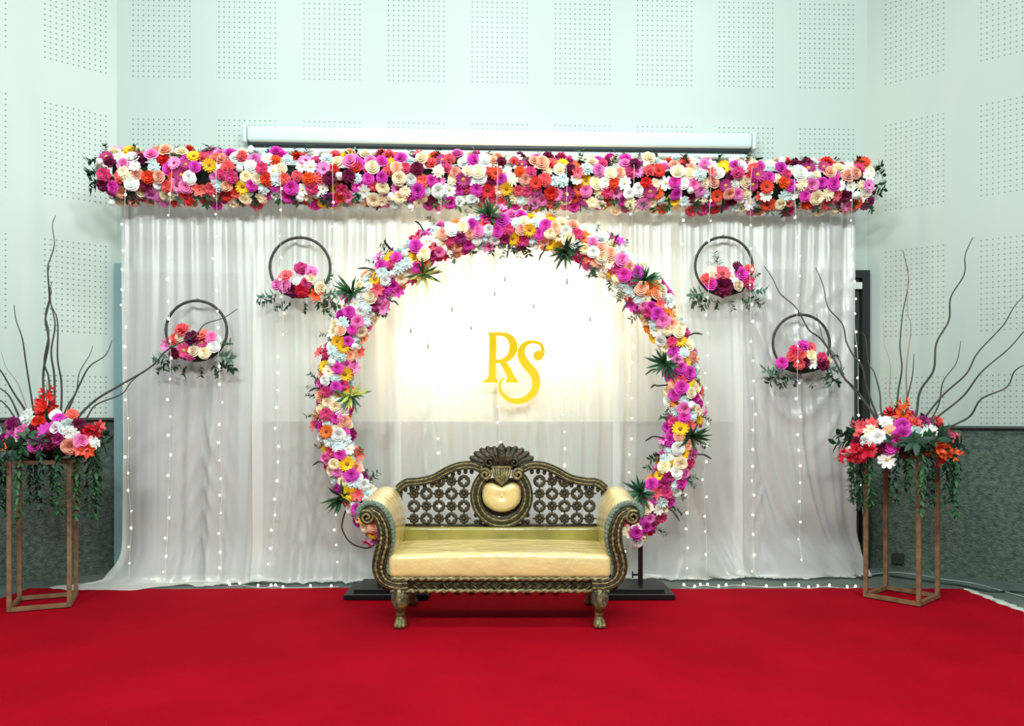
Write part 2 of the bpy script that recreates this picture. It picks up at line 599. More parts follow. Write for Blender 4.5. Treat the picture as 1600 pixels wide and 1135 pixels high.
m_sheer = sheer('white_sheer_satin', (248, 248, 244))
ZT = 3.42
EDG = [0.0, cs_of(404), cs_of(622), cs_of(962), cs_of(1152), CLEN]
CLAB = ['sheer white curtain panel behind the hoop crossed by a willow branch, its hem trailing sideways',
        'sheer white curtain panel behind the hoop with the orange bud',
        'sheer white curtain panel glowing behind the gold monogram inside the flower arch',
        'sheer white curtain panel behind the hoop with the large burgundy bloom',
        'sheer white curtain panel drawn into swags beside the black door']
for k in range(5):
    a, b = EDG[k] - (0.03 if k else 0), EDG[k + 1] + (0.03 if k < 4 else 0)
    ns = int((b - a) / 0.0165)
    nz = 96
    e = MB()
    pts = []
    for i in range(ns + 1):
        u = i / ns
        s = a + (b - a) * u
        ed = min(u, 1 - u) * (b - a)
        for j in range(nz + 1):
            v = j / nz
            L = v * (ZT + 0.22)                    # length of cloth from the top
            z = ZT - L
            lay = (1 if k % 2 else -1) * smooth01((0.16 - ed) / 0.10)   # odd panels lap over even ones
            off = fold(s, z) * (1 - 0.45 * smooth01((z - 2.95) / 0.15)) + 0.022 * lay
            ss = s
            if z < 0.5:                            # hem flares towards the room and rests on the floor
                q = smooth01((0.5 - z) / 0.5)
                off += 0.07 * q * q
                if k == 0:
                    ss -= 0.13 * smooth01((0.32 - z) / 0.32) ** 2 * smooth01((0.7 - (s - a)) / 0.7)
                if k == 4:
                    ss += 0.10 * q * q * smooth01((s - a) / (b - a))
            if z < 0.03:
                ex = 0.03 - z
                if k == 0:
                    ss -= 1.6 * min(ex, 0.2) * smooth01((0.8 - (s - a)) / 0.8)
                reach = 0.22 + 0.78 * smooth01((1.15 - s) / 0.6)
                off += ex * reach * (0.75 + 0.25 * math.sin(s * 5 + 1.2 * math.sin(s * 13)))
                z = 0.014 + 0.012 * abs(math.sin(s * 19 + ex * 30 + 2 * math.sin(s * 7))) + 0.012 * max(0, 1 - ex / 0.06) + 0.016 * max(0, lay)
            pts.append(cpt(ss, off, z))
    e.grid(pts, ns + 1, nz + 1)
    solo('curtain_panel', e, m_sheer, CLAB[k], 'curtain', 'sheer curtain panels of the backdrop')

# frame that carries the drape
m_pipe = mat('grey_steel_pipe', (120, 128, 126), 0.4, 0.6)
p = cpt(CLEN / 2, -0.10, 0)
fr = thing('backdrop_frame', 'steel pipe frame carrying the white drape behind the flower valance', 'frame', (p.x, p.y, 0))
for s in (0.04, CLEN * 0.5, CLEN - 0.04):
    e = MB(); e.tube([cpt(s, -0.10, 0.01), cpt(s, -0.10, 3.46)], 0.019, 10)
    part('upright', e, m_pipe, fr)
    e = MB(); c = cpt(s, -0.10, 0.008); e.box(c, (0.26, 0.24, 0.012), angB)
    part('foot_plate', e, m_pipe, fr, smooth=False)
e = MB(); e.tube([cpt(-0.05, -0.10, 3.44), cpt(CLEN + 0.05, -0.10, 3.44)], 0.019, 10)
part('crossbar', e, m_pipe, fr)
e = MB(); e.tube([cpt(-0.05, 0.0, 3.425), cpt(CLEN + 0.05, 0.0, 3.425)], 0.012, 8)
for s in (0.04, CLEN * 0.5, CLEN - 0.04):
    e.tube([cpt(s, -0.10, 3.44), cpt(s, 0.0, 3.425)], 0.01, 6)
part('curtain_rail', e, m_pipe, fr)

# ---------------------------------------------------------------- flower kit
def petal_pts(fn, nu, nv):
    return [fn(-1 + 2 * i / (nu - 1), j / (nv - 1)) for i in range(nu) for j in range(nv)]

def mk_rose(seed):
    r = random.Random(seed)
    e = MB()
    for (n, r0, r1, h0, h1, curl, wd) in ((3, 0.04, 0.15, 0.35, 0.92, 0.0, 1.25), (4, 0.10, 0.32, 0.22, 0.93, 0.05, 1.0),
                                         (5, 0.16, 0.54, 0.08, 0.82, 0.07, 0.85), (6, 0.20, 0.74, 0.0, 0.62, 0.10, 0.72),
                                         (7, 0.22, 0.92, -0.05, 0.36, 0.12, 0.62)):
        a0 = r.uniform(0, 6.28)
        for i in range(n):
            a = a0 + 2 * PI * i / n + r.uniform(-0.12, 0.12)
            jr = r.uniform(0.93, 1.07)
            def fn(u, v):
                wv = wd * (0.35 + 0.65 * math.sin(min(1, v * 1.25) * PI / 2)) * (1 if v < 0.8 else 0.86)
                rad = (r0 + (r1 - r0) * v ** 0.8) * jr
                z = h0 + (h1 - h0) * v ** 0.9 - 0.10 * u * u * v
                if v > 0.7:
                    rad += curl * (v - 0.7) / 0.3
                    z -= curl * 0.5 * (v - 0.7) / 0.3
                aa = a + u * wv
                return (rad * math.cos(aa), rad * math.sin(aa), z)
            e.grid(petal_pts(fn, 4, 4), 4, 4)
    e.ball((0, 0, 0.42), (0.16, 0.16, 0.3), 6, 4)
    e.ball((0, 0, -0.02), (0.55, 0.55, 0.3), 8, 4)
    return e

def mk_gerbera(seed, n1=15, layers=2):
    r = random.Random(seed)
    e = MB()
    for ly in range(layers):
        n = n1 - 2 * ly
        Lp = 1.05 - 0.22 * ly
        for i in range(n):
            a = 2 * PI * (i + 0.5 * ly) / n + r.uniform(-0.06, 0.06)
            tl = 0.12 + 0.16 * ly + r.uniform(-0.06, 0.06)
            w0 = 0.17
            ca, sa = math.cos(a), math.sin(a)
            vs = []
            for (d, ww) in ((0.22, 0.5), (0.62, 1.0), (0.92, 0.8), (1.02, 0.15)):
                for sgn in (-1, 0, 1):
                    y = sgn * w0 * ww
                    z = 0.1 + tl * d + (0.0 if sgn else -0.05 * ww) - 0.10 * max(0, d - 0.8)
                    x = d * Lp
                    vs.append((x * ca - y * sa, x * sa + y * ca, z))
            fs = []
            for k in range(3):
                for q in range(2):
                    b = k * 3 + q
                    fs.append((b, b + 1, b + 4, b + 3))
            e.add(vs, fs, 0)
    e.ball((0, 0, 0.16), (0.30, 0.30, 0.14), 10, 4, mi=1)
    e.ball((0, 0, 0.02), (0.35, 0.35, 0.12), 8, 4)
    return e

def mk_mum(seed):
    r = random.Random(seed)
    e = MB()
    for (n, Lp, tl, w0) in ((14, 1.02, 0.05, 0.15), (12, 0.86, 0.32, 0.15), (10, 0.66, 0.62, 0.14), (7, 0.42, 1.1, 0.12)):
        for i in range(n):
            a = 2 * PI * i / n + r.uniform(-0.15, 0.15)
            ca, sa = math.cos(a), math.sin(a)
            l2 = Lp * r.uniform(0.9, 1.08)
            vs = []
            for (d, ww) in ((0.1, 0.5), (0.6, 1.0), (0.95, 0.75)):
                for sgn in (-1, 1):
                    y = sgn * w0 * ww
                    z = 0.08 + tl * d * 0.62
                    x = d * l2
                    vs.append((x * ca - y * sa, x * sa + y * ca, z))
            e.add(vs, [(0, 1, 3, 2), (2, 3, 5, 4)], 0)
    e.ball((0, 0, 0.2), (0.3, 0.3, 0.25), 8, 4)
    return e

def mk_daisy(seed):
    r = random.Random(seed)
    e = MB()
    n = 9
    for i in range(n):
        a = 2 * PI * i / n + r.uniform(-0.1, 0.1)
        ca, sa = math.cos(a), math.sin(a)
        tl = r.uniform(0.0, 0.25)
        vs = []
        for (d, ww) in ((0.12, 0.35), (0.5, 1.0), (0.85, 0.95), (1.0, 0.4)):
            for sgn in (-1, 0, 1):
                y = sgn * 0.24 * ww
                x = d
                z = 0.08 + tl * d - 0.04 * (sgn == 0)
                vs.append((x * ca - y * sa, x * sa + y * ca, z))
        fs = []
        for k in range(3):
            for q in range(2):
                b = k * 3 + q
                fs.append((b, b + 1, b + 4, b + 3))
        e.add(vs, fs, 0)
    e.ball((0, 0, 0.13), (0.20, 0.20, 0.12), 8, 4, mi=1)
    return e

def mk_lily(seed):
    r = random.Random(seed)
    e = MB()
    for i in range(6):
        a = 2 * PI * i / 6 + r.uniform(-0.1, 0.1)
        Lp = r.uniform(0.95, 1.12)
        def fn(u, v):
            ww = 0.30 * math.sin(PI * min(1, 0.12 + v * 0.88)) ** 0.8
            x = Lp * (v ** 1.1)
            z = 0.55 * math.sin(v * PI * 0.62) - 0.10 * (1 - u * u)
            y = u * ww
            return (x * math.cos(a) - y * math.sin(a), x * math.sin(a) + y * math.cos(a), z)
        e.grid(petal_pts(fn, 4, 5), 4, 5)
    e.ball((0, 0, 0.3), (0.07, 0.07, 0.3), 6, 4, mi=1)
    e.ball((0, 0, 0.02), (0.2, 0.2, 0.15), 6, 4)
    return e

def mk_tulip(seed):
    r = random.Random(seed)
    e = MB()
    for ly, (n, rad) in enumerate(((3, 0.62), (3, 0.72))):
        for i in range(n):
            a = 2 * PI * i / n + ly * PI / 3 + r.uniform(-0.1, 0.1)
            def fn(u, v):
                rr_ = rad * math.sin(PI * (0.12 + 0.84 * v)) ** 0.7
                aa = a + u * 0.85 * math.sin(PI * (0.15 + 0.62 * v))
                return (rr_ * math.cos(aa), rr_ * math.sin(aa), -0.1 + 1.45 * v - 0.2 * u * u * v)
            e.grid(petal_pts(fn, 5, 5), 5, 5)
    e.ball((0, 0, 0.6), (0.42, 0.42, 0.66), 8, 5)
    return e

def mk_carnation(seed):
    r = random.Random(seed)
    e = MB()
    for (R, z, tl, fr_) in ((1.0, 0.05, 0.15, 7), (0.85, 0.18, 0.28, 6), (0.62, 0.34, 0.36, 5), (0.36, 0.5, 0.35, 4)):
        ph = r.uniform(0, 6)
        pts = []
        n = 22
        for i in range(n):
            a = 2 * PI * i / n
            for j in range(4):
                v = j / 3
                rad = R * v * (1 + 0.09 * math.sin(fr_ * a * 2 + ph) * v)
                pts.append((rad * math.cos(a), rad * math.sin(a), z + tl * v * v + 0.14 * v * math.sin(fr_ * a + ph)))
        e.grid(pts, n, 4, wrap=True)
    e.ball((0, 0, 0.0), (0.5, 0.5, 0.25), 8, 4)
    return e

PALS = {'magenta': (226, 72, 190), 'pink': (242, 140, 202), 'rosepink': (214, 72, 128), 'coral': (238, 98, 100),
        'redorange': (222, 66, 38), 'orange': (238, 130, 44), 'yellow': (236, 186, 28), 'cream': (254, 240, 208),
        'white': (248, 250, 246), 'mint': (214, 232, 230), 'burgundy': (112, 22, 62), 'peach': (250, 192, 164),
        'plum': (168, 48, 116), 'red': (198, 26, 44)}
CENT = {'magenta': (120, 20, 80), 'pink': (150, 40, 90), 'yellow': (150, 100, 16), 'redorange': (110, 28, 14), 'burgundy': (40, 8, 20),
        'white': (214, 190, 90), 'cream': (206, 170, 70), 'orange': (130, 60, 14), 'coral': (150, 40, 36)}
MAKERS = {'rose': mk_rose, 'gerbera': mk_gerbera, 'chrysanthemum': mk_mum, 'daisy': mk_daisy, 'lily': mk_lily, 'tulip': mk_tulip,
          'carnation': mk_carnation}
BASEM = {}
FM = {}
def flower_mesh(kind, col, var):
    key = (kind, col, var)
    if key not in FM:
        bk = (kind, var)
        mb = BASEM.get(bk)
        if mb is None:
            mb = MAKERS[kind](17 * var + len(kind))
            BASEM[bk] = mb
        m1 = mat('petal_' + col, PALS[col], 0.62, rnd=0.16, spec=0.25)
        m2 = mat('flower_centre_' + col, CENT.get(col, (190, 150, 60)), 0.8)
        FM[key] = mb.mesh(kind + '_' + col, [m1, m2] if 1 in mb.mi else [m1])
    return FM[key]

def face(nrm, spin):
    q = Vector(nrm).normalized().to_track_quat('Z', 'Y')
    return q @ Quaternion((0, 0, 1), spin)

FR = random.Random(23)
def flower(parent, kind, col, loc, nrm, dia):
    d = Vector(nrm) + Vector((FR.uniform(-.3, .3), FR.uniform(-.3, .3), FR.uniform(-.3, .3)))
    return link(kind, flower_mesh(kind, col, FR.randrange(2)), parent, loc, face(d, FR.uniform(0, 6.28)), dia / 2)

m_leaf = mat('leaf_green', (42, 92, 52), 0.55, rnd=0.25)
m_leaf2 = mat('leaf_dark_green', (24, 58, 38), 0.6, rnd=0.2)
m_leaf3 = mat('leaf_grey_green', (92, 134, 116), 0.6, rnd=0.2)
m_varieg = mat('leaf_variegated', (196, 198, 104), 0.5, rnd=0.15)
m_moss = mat('dark_moss', (26, 40, 30), 0.95, bump=1.0, bscale=50)

def leaf(e, base, d, L, wd, mi=0, droop=0.2):
    d = Vector(d).normalized()
    up = Vector((0, 0, 1)) if abs(d.z) < 0.9 else Vector((0, 1, 0))
    sd = d.cross(up).normalized()
    nn = sd.cross(d)
    b = Vector(base)
    vs = []
    for (t, ww) in ((0, 0.12), (0.35, 1.0), (0.7, 0.75), (1.0, 0.05)):
        c = b + d * (L * t) - nn * (droop * L * t * t)
        vs += [c - sd * (wd * ww / 2), c + nn * (0.12 * wd * ww), c + sd * (wd * ww / 2)]
    fs = []
    for k in range(3):
        for q in range(2):
            i = k * 3 + q
            fs.append((i, i + 1, i + 4, i + 3))
    e.add(vs, fs, mi)

def mk_spray(seed, n=16):
    r = random.Random(seed)
    e = MB()
    path = [(0, 0, 0), (0.05, 0.02, 0.35), (0.0, 0.08, 0.7), (-0.06, 0.16, 1.0)]
    P = catmull(path, 4)
    e.tube(P, 0.012, 4)
    for i in range(n):
        p = P[2 + int((len(P) - 3) * i / (n - 1))]
        a = r.uniform(0, 6.28) if i % 2 else r.uniform(-0.5, 0.5) + PI * (i // 2 % 2)
        leaf(e, p, (math.cos(a), math.sin(a), 0.8), r.uniform(0.32, 0.5), r.uniform(0.15, 0.23), droop=0.3)
    return e

def mk_tuft(seed, var=False):
    r = random.Random(seed)
    e = MB()
    for i in range(26):
        a = r.uniform(0, 6.28)
        el = r.uniform(0.15, 1.4)
        leaf(e, (0, 0, 0), (math.cos(a) * math.cos(el), math.sin(a) * math.cos(el), math.sin(el)), r.uniform(0.75, 1.1), 0.15,
             mi=(1 if (var and i % 2) else 0), droop=0.15)
    return e

SPRAYS = [mk_spray(i).mesh('leaf_spray', mm) for i, mm in ((1, m_leaf), (2, m_leaf2), (3, m_leaf), (4, m_leaf3), (5, m_leaf2))]
TUFTS = [mk_tuft(1).mesh('spiky_leaf_tuft', [m_leaf, m_leaf]), mk_tuft(2, True).mesh('spiky_leaf_tuft', [m_leaf, m_varieg]),
         mk_tuft(3, True).mesh('spiky_leaf_tuft', [m_leaf2, m_leaf])]
def spray(parent, loc, nrm, size, k=None):
    k = FR.randrange(3) if k is None else k
    return link('leaf_spray', SPRAYS[k], parent, loc, face(nrm, FR.uniform(0, 6.28)), size)

BAR = [('rose', 'magenta', 12), ('rose', 'pink', 8), ('carnation', 'rosepink', 6), ('carnation', 'coral', 7), ('gerbera', 'redorange', 8), ('carnation', 'redorange', 4),
       ('gerbera', 'yellow', 7), ('rose', 'cream', 13), ('daisy', 'white', 11), ('tulip', 'white', 5), ('chrysanthemum', 'cream', 9),
       ('rose', 'white', 9), ('carnation', 'burgundy', 7), ('gerbera', 'plum', 5), ('rose', 'peach', 7), ('lily', 'coral', 4), ('gerbera', 'pink', 4),
       ('chrysanthemum', 'mint', 5)]
RNG = [('rose', 'magenta', 15), ('rose', 'pink', 7), ('rose', 'cream', 13), ('rose', 'white', 11), ('chrysanthemum', 'mint', 12), ('tulip', 'white', 5),
       ('gerbera', 'yellow', 9), ('gerbera', 'orange', 4), ('daisy', 'white', 9), ('carnation', 'rosepink', 6), ('rose', 'peach', 7), ('lily', 'coral', 4),
       ('carnation', 'plum', 3), ('daisy', 'cream', 5), ('carnation', 'mint', 6)]
def pick(pal, last=None):
    tot = sum(p[2] for p in pal)
    for _ in range(6):
        x = FR.uniform(0, tot)
        for p in pal:
            x -= p[2]
            if x <= 0:
                break
        if last is None or p[1] != last:
            return p
    return p
SIZ = {'rose': 0.104, 'gerbera': 0.112, 'chrysanthemum': 0.108, 'daisy': 0.106, 'lily': 0.112, 'tulip': 0.088, 'carnation': 0.102}

# ---------------------------------------------------------------- flower valance
VZ = 3.288
VC = 0.158                                  # centre line in front of the curtain
p = cpt(CLEN / 2, VC, 3.12)
val = thing('flower_valance', 'long thick garland of mixed artificial flowers along the top of the white drape', 'flower garland', p)
e = MB()
S0, S1 = cs_of(172, 0.2), cs_of(1348, 0.2)
path = [cpt(S0 + 0.05 + (S1 - S0 - 0.1) * i / 60, VC, VZ + 0.01 * math.sin(i)) for i in range(61)]
e.tube(path, [0.112 + 0.010 * math.sin(i * 1.7) for i in range(61)], 12)
part('moss_core', e, m_moss, val)
rows = 8
ncol = 76
last = None
for c in range(ncol):
    for r_ in range(rows):
        s = S0 + (S1 - S0) * (c + 0.5 * (r_ % 2) + FR.uniform(-0.28, 0.28)) / (ncol - 0.5)
        th = math.radians(-84 + 168 * (r_ + FR.uniform(-0.25, 0.25)) / (rows - 1))
        # th: 0 = facing the room, + = up
        out = 0.185 + FR.uniform(-0.018, 0.048)
        if FR.random() < 0.05:
            continue
        n = Vector((CN.x * math.cos(th), CN.y * math.cos(th), math.sin(th)))
        loc = cpt(s, VC + math.cos(th) * out * 0.85, VZ + math.sin(th) * out * 0.90)
        kind, col, _ = pick(BAR, last)
        last = col
        flower(val, kind, col, loc, n + Vector((CN.x, CN.y, 0)) * 0.6, SIZ[kind] * FR.uniform(0.85, 1.15))
for c in range(70):
    s = S0 + (S1 - S0) * (c + FR.uniform(0, 1)) / 70
    loc = cpt(s, VC + FR.uniform(0.0, 0.10), 3.165)
    spray(val, loc, (CN.x * 0.5 + FR.uniform(-.5, .5), CN.y * 0.5, -1), FR.uniform(0.07, 0.125), FR.choice((0, 1, 2, 3, 4)))
for c in range(44):
    s = S0 + (S1 - S0) * (c + FR.uniform(0, 1)) / 44
    loc = cpt(s, VC + FR.uniform(0.0, 0.12), 3.40)
    spray(val, loc, (CN.x * 0.3 + FR.uniform(-.6, .6), CN.y * 0.4, 1), FR.uniform(0.08, 0.13), FR.choice((0, 1, 3, 4)))
for s, d in ((S0, -1), (S1, 1)):
    for i in range(9):
        a = FR.uniform(-1.2, 1.3)
        n = Vector((CU.x * d, CU.y * d - 0.5, math.sin(a)))
        kind, col, _ = pick(BAR)
        flower(val, kind, col, cpt(s + d * FR.uniform(0, 0.05), VC + FR.uniform(-.05, .13), VZ + 0.15 * math.sin(a)), n, SIZ[kind])
    for i in range(5):
        spray(val, cpt(s, VC + 0.05, 3.18 + 0.06 * i), (CU.x * d, -0.3, FR.uniform(-.6, .8)), 0.15)

# ---------------------------------------------------------------- flower arch
RD = 5.70
RC = Vector((-0.025, RD, 1.462))
RR = 1.345
TR = 0.098
arch = thing('flower_arch', 'large round flower arch on black steel feet behind the carved sofa', 'flower arch', (RC.x, RD, 0))
m_black = mat('black_steel', (16, 18, 20), 0.4, 0.3)
A0, A1 = math.radians(-47), math.radians(225)
def ringp(a, dr=0.0, dy=0.0):
    return Vector((RC.x + (RR + dr) * math.cos(a), RD + dy, RC.z + (RR + dr) * math.sin(a)))
e = MB(); e.tube([ringp(A0 + (A1 - A0) * i / 90) for i in range(91)], 0.016, 8)
part('hoop_frame', e, m_black, arch)
e = MB(); e.tube([ringp(A0 + (A1 - A0) * i / 110) for i in range(111)], [0.062 + 0.008 * math.sin(i * 2.1) for i in range(111)], 10)
part('moss_core', e, m_moss, arch)
for sg, ang in ((1, A0), (-1, A1)):
    q = ringp(ang)
    xp = 0.985 * sg + (0.0 if sg > 0 else -0.03)
    e = MB()
    e.box((xp, RD, 0.33), (0.032, 0.032, 0.60))
    e.tube([(xp, RD, 0.62), (q.x, RD, q.z + 0.06)], 0.014, 6)
    part('support_post', e, m_black, arch, smooth=False)
    e = MB()
    e.tube([(xp - sg * 0.06, RD - 0.005, 0.155), (xp, RD - 0.005, 0.155)], 0.008, 6)
    e.tube([(xp - sg * 0.06, RD - 0.005, 0.13), (xp - sg * 0.06, RD - 0.005, 0.18)], 0.006, 6)
    part('clamp_screw', e, m_black, arch)
    x0, x1 = (0.56, 1.205) if sg > 0 else (-1.245, -0.62)
    e = MB()
    e.rbox(((x0 + x1) / 2, 5.71, 0.0325 + 0.0), (x1 - x0, 0.46, 0.045), 0.006, 1)
    e.rbox(((x0 + x1) / 2 - 0.02 * sg, 5.72, 0.066), (x1 - x0 - 0.09, 0.36, 0.03), 0.006, 1)
    e.v = [(a, b, max(c, 0.012)) for a, b, c in e.v]
    e2 = part('base_plate', e, m_black, arch, smooth=False)

TU = [(547, 455, 0), (660, 425, 1), (884, 388, 2), (1008, 437, 0), (1043, 566, 2), (543, 618, 1), (531, 778, 0), (1005, 772, 2), (1083, 683, 0), (765, 334, 0)]
TUP = []
for (px, py, k) in TU:
    d = RD - 0.16
    c = W(px, py, d)
    TUP.append(c)
    rad = Vector((c.x - RC.x, 0, c.z - RC.z)).normalized()
    sgn = 1 if (c - RC).length > RR else -1
    link('spiky_leaf_tuft', TUFTS[k], arch, c + Vector((0, 0.08, 0)), face(Vector((0, -1, 0)) + rad * sgn * 0.5, FR.uniform(0, 6)), 0.16)
nc = 84
for c in range(nc):
    for r_ in range(6):
        a = A0 + (A1 - A0) * (c + 0.5 * (r_ % 2) + FR.uniform(-0.22, 0.22)) / (nc - 0.5)
        th = math.radians(-86 + 172 * (r_ + FR.uniform(-0.2, 0.2)) / 5)
        out = TR + FR.uniform(-0.01, 0.02)
        rad = Vector((math.cos(a), 0, math.sin(a)))
        n = rad * math.sin(th) + Vector((0, -math.cos(th), 0))
        loc = ringp(a) + rad * (math.sin(th) * out * 0.98) + Vector((0, -math.cos(th) * out, 0))
        if min((loc - t).length for t in TUP) < 0.075:
            continue
        kind, col, _ = pick(RNG, last)
        last = col
        flower(arch, kind, col, loc, n + Vector((0, -0.55, 0)), SIZ[kind] * FR.uniform(0.82, 1.08))
for i in range(26):                           # coral blooms and buds standing out from the band
    a = FR.uniform(A0, A1)
    sg = FR.choice((-1, 1))
    rad = Vector((math.cos(a), 0, math.sin(a))) * sg
    kind, col = FR.choice((('lily', 'coral'), ('lily', 'rosepink'), ('lily', 'coral'), ('lily', 'magenta'), ('lily', 'pink')))
    flower(arch, kind, col, ringp(a) + rad * 0.132 + Vector((0, -0.06, 0)), rad + Vector((0, -0.6, 0)), FR.uniform(0.10, 0.125))
for i in range(56):
    a = A0 + (A1 - A0) * FR.random()
    sg = FR.choice((-1, 1))
    rad = Vector((math.cos(a), 0, math.sin(a))) * sg
    spray(arch, ringp(a) + rad * 0.11 + Vector((0, -0.03, 0)), rad + Vector((FR.uniform(-.6, .6), -0.3, FR.uniform(-.6, .6))), FR.uniform(0.065, 0.11), FR.choice((0, 1, 3, 4)))
m_twig = mat('dark_twig_bark', (46, 42, 38), 0.8)
for (pa, pb) in (((590, 425), (558, 420)), ((660, 358), (648, 346)), ((958, 385), (967, 366)), ((1075, 525), (1098, 523)), ((1032, 576), (1008, 586)),
                 ((1030, 603), (1016, 607)), ((1028, 683), (1008, 690)), ((1088, 710), (1112, 718)), ((1045, 795), (1062, 815)), ((505, 608), (482, 612)),
                 ((508, 722), (488, 728)), ((610, 470), (623, 478)), ((985, 470), (972, 488)), ((850, 392), (842, 408)), ((795, 388), (792, 404)), ((912, 400), (905, 422))):
    d = RD - 0.08
    a, b = W(pa[0], pa[1], d), W(pb[0], pb[1], d - 0.05)
    mid = (a + b) / 2 + Vector((0, 0, 0.015))
    dr = Vector((a.x - RC.x, 0, a.z - RC.z)).normalized()
    root = RC + dr * RR + Vector((0, -0.04, 0))
    e = MB(); e.tube(catmull([root, a, mid, b], 4), [0.006] * 8 + [0.007, 0.008, 0.007, 0.005, 0.002], 5)
    part('twig', e, m_twig, arch)
e = MB()
e.tube(catmull([ringp(math.radians(208)), W(535, 815, RD), W(538, 835, RD), W(550, 850, RD), W(572, 857, RD), W(585, 852, RD)], 5), 0.006, 5)
part('loose_twig', e, m_twig, arch)

# ---------------------------------------------------------------- gold monogram
m_gold = mat('gold_glitter', (255, 224, 14), 0.4, 0.0, rgb2=(246, 196, 6), nscale=160, bump=0.5, bscale=220)
MD = 0.16
mo = cpx(800, 633, MD)
mono = thing('monogram_sign', 'gold glitter letters R and S hung on the glowing curtain inside the flower arch', 'sign', mo)
def mz(cx, cy):                            # pixel inside the 1009x1135 crop of 720..880 x 480..660
    return cpx(720 + cx * 160 / 1009, 480 + cy * 180 / 1135, MD)
def ribbon(pts, n=10, th=0.018):
    """pts: (cx, cy, width in crop px)"""
    C = catmull([(a, b, w_) for a, b, w_ in pts], n)
    Lf, Rt = [], []
    for i, c in enumerate(C):
        t = C[min(i + 1, len(C) - 1)] - C[max(i - 1, 0)]
        t = Vector((t.x, t.y)).normalized()
        nn = Vector((-t.y, t.x)) * max(1.0, c.z) / 2
        Lf.append((c.x + nn.x, c.y + nn.y)); Rt.append((c.x - nn.x, c.y - nn.y))
    return Lf, Rt
def strip(e, Lf, Rt, th=0.018):
    k = len(Lf)
    vs = []
    for (a, b) in zip(Lf, Rt):
        A, B = mz(*a), mz(*b)
        f = Vector((CN.x, CN.y, 0)) * th
        vs += [A, B, B + f, A + f]
    fs = []
    for i in range(k - 1):
        for j in range(4):
            j2 = (j + 1) % 4
            fs.append((i * 4 + j, i * 4 + j2, (i + 1) * 4 + j2, (i + 1) * 4 + j))
    fs.append((3, 2, 1, 0)); fs.append(tuple((k - 1) * 4 + j for j in range(4)))
    e.add(vs, fs)
e = MB()
strip(e, [(268, 252), (282, 300), (280, 400), (276, 560), (272, 690), (258, 712), (218, 730), (216, 744)], [(356, 252), (350, 300), (350, 400), (346, 560), (342, 690), (350, 712), (368, 730), (370, 744)])
strip(e, *ribbon([(300, 268, 34), (390, 268, 36), (460, 285, 52), (510, 345, 76), (515, 420, 80), (480, 490, 62), (420, 530, 44), (345, 538, 34)]), th=0.0172)
strip(e, *ribbon([(395, 540, 40), (440, 585, 60), (475, 650, 68), (500, 705, 72)]), th=0.0164)
strip(e, [(462, 690), (446, 728), (440, 745)], [(538, 690), (560, 728), (566, 745)], th=0.0176)
part('letter_r', e, m_gold, mono, smooth=False)
e = MB()
strip(e, *ribbon([(735, 478, 40), (790, 470, 60), (806, 420, 34), (780, 365, 30), (705, 345, 30), (640, 365, 48), (598, 420, 68), (600, 490, 78), (650, 575, 84),
                  (715, 650, 84), (742, 730, 80), (725, 820, 76), (665, 890, 66), (570, 930, 58), (480, 915, 46), (415, 865, 36), (384, 800, 28), (390, 740, 24), (425, 700, 12)]), th=0.021)
c = mz(762, 480)
vs = []
for j, o_ in enumerate((0.0, 0.022)):
    for i in range(18):
        a = 2 * PI * i / 18
        vs.append(c + Vector((CU.x, CU.y, 0)) * (0.041 * math.cos(a)) + Vector((0, 0, 0.041 * math.sin(a))) + Vector((CN.x, CN.y, 0)) * o_)
e.add(vs, [tuple(range(17, -1, -1)), tuple(range(18, 36))] + [(i, (i + 1) % 18, 18 + (i + 1) % 18, 18 + i) for i in range(18)])
part('letter_s', e, m_gold, mono, smooth=False)
e = MB()
for cx in (315, 700):
    e.tube([mz(cx, 300), mz(cx, 300) + Vector((0, 0.0, 1.35))], 0.0012, 4)
part('hanging_thread', e, mat('clear_thread', (225, 225, 220), 0.5), mono)

# ---------------------------------------------------------------- crystal drops on threads
m_thr = mat('grey_thread', (196, 190, 176), 0.6)
m_drop = mat('smoky_crystal', (168, 168, 160), 0.15, 0.2)
for (px, py) in ((642, 516), (669, 540), (706, 482), (736, 511), (773, 458), (789, 436), (834, 478), (886, 440), (922, 498)):
    d = RD + 0.10
    b = W(px, py, d)
    k = (b.x - RC.x)
    top = RC.z + math.sqrt(max(0.01, RR * RR - k * k)) - 0.02
    t = thing('hanging_crystal', 'grey crystal drop on a thin thread hanging from the inside of the arch', 'crystal drop', (b.x, b.y, b.z - 0.02), 'crystal drops under the arch')
    e = MB(); e.tube([(b.x, d, b.z + 0.02), (b.x, d - 0.05, top)], 0.0013, 4)
    part('thread', e, m_thr, t)
    e = MB(); e.tube([(b.x, d, b.z - 0.028), (b.x, d, b.z - 0.012), (b.x, d, b.z + 0.004), (b.x, d, b.z + 0.026)], [0.002, 0.010, 0.009, 0.001], 8)
    part('drop', e, m_drop, t)

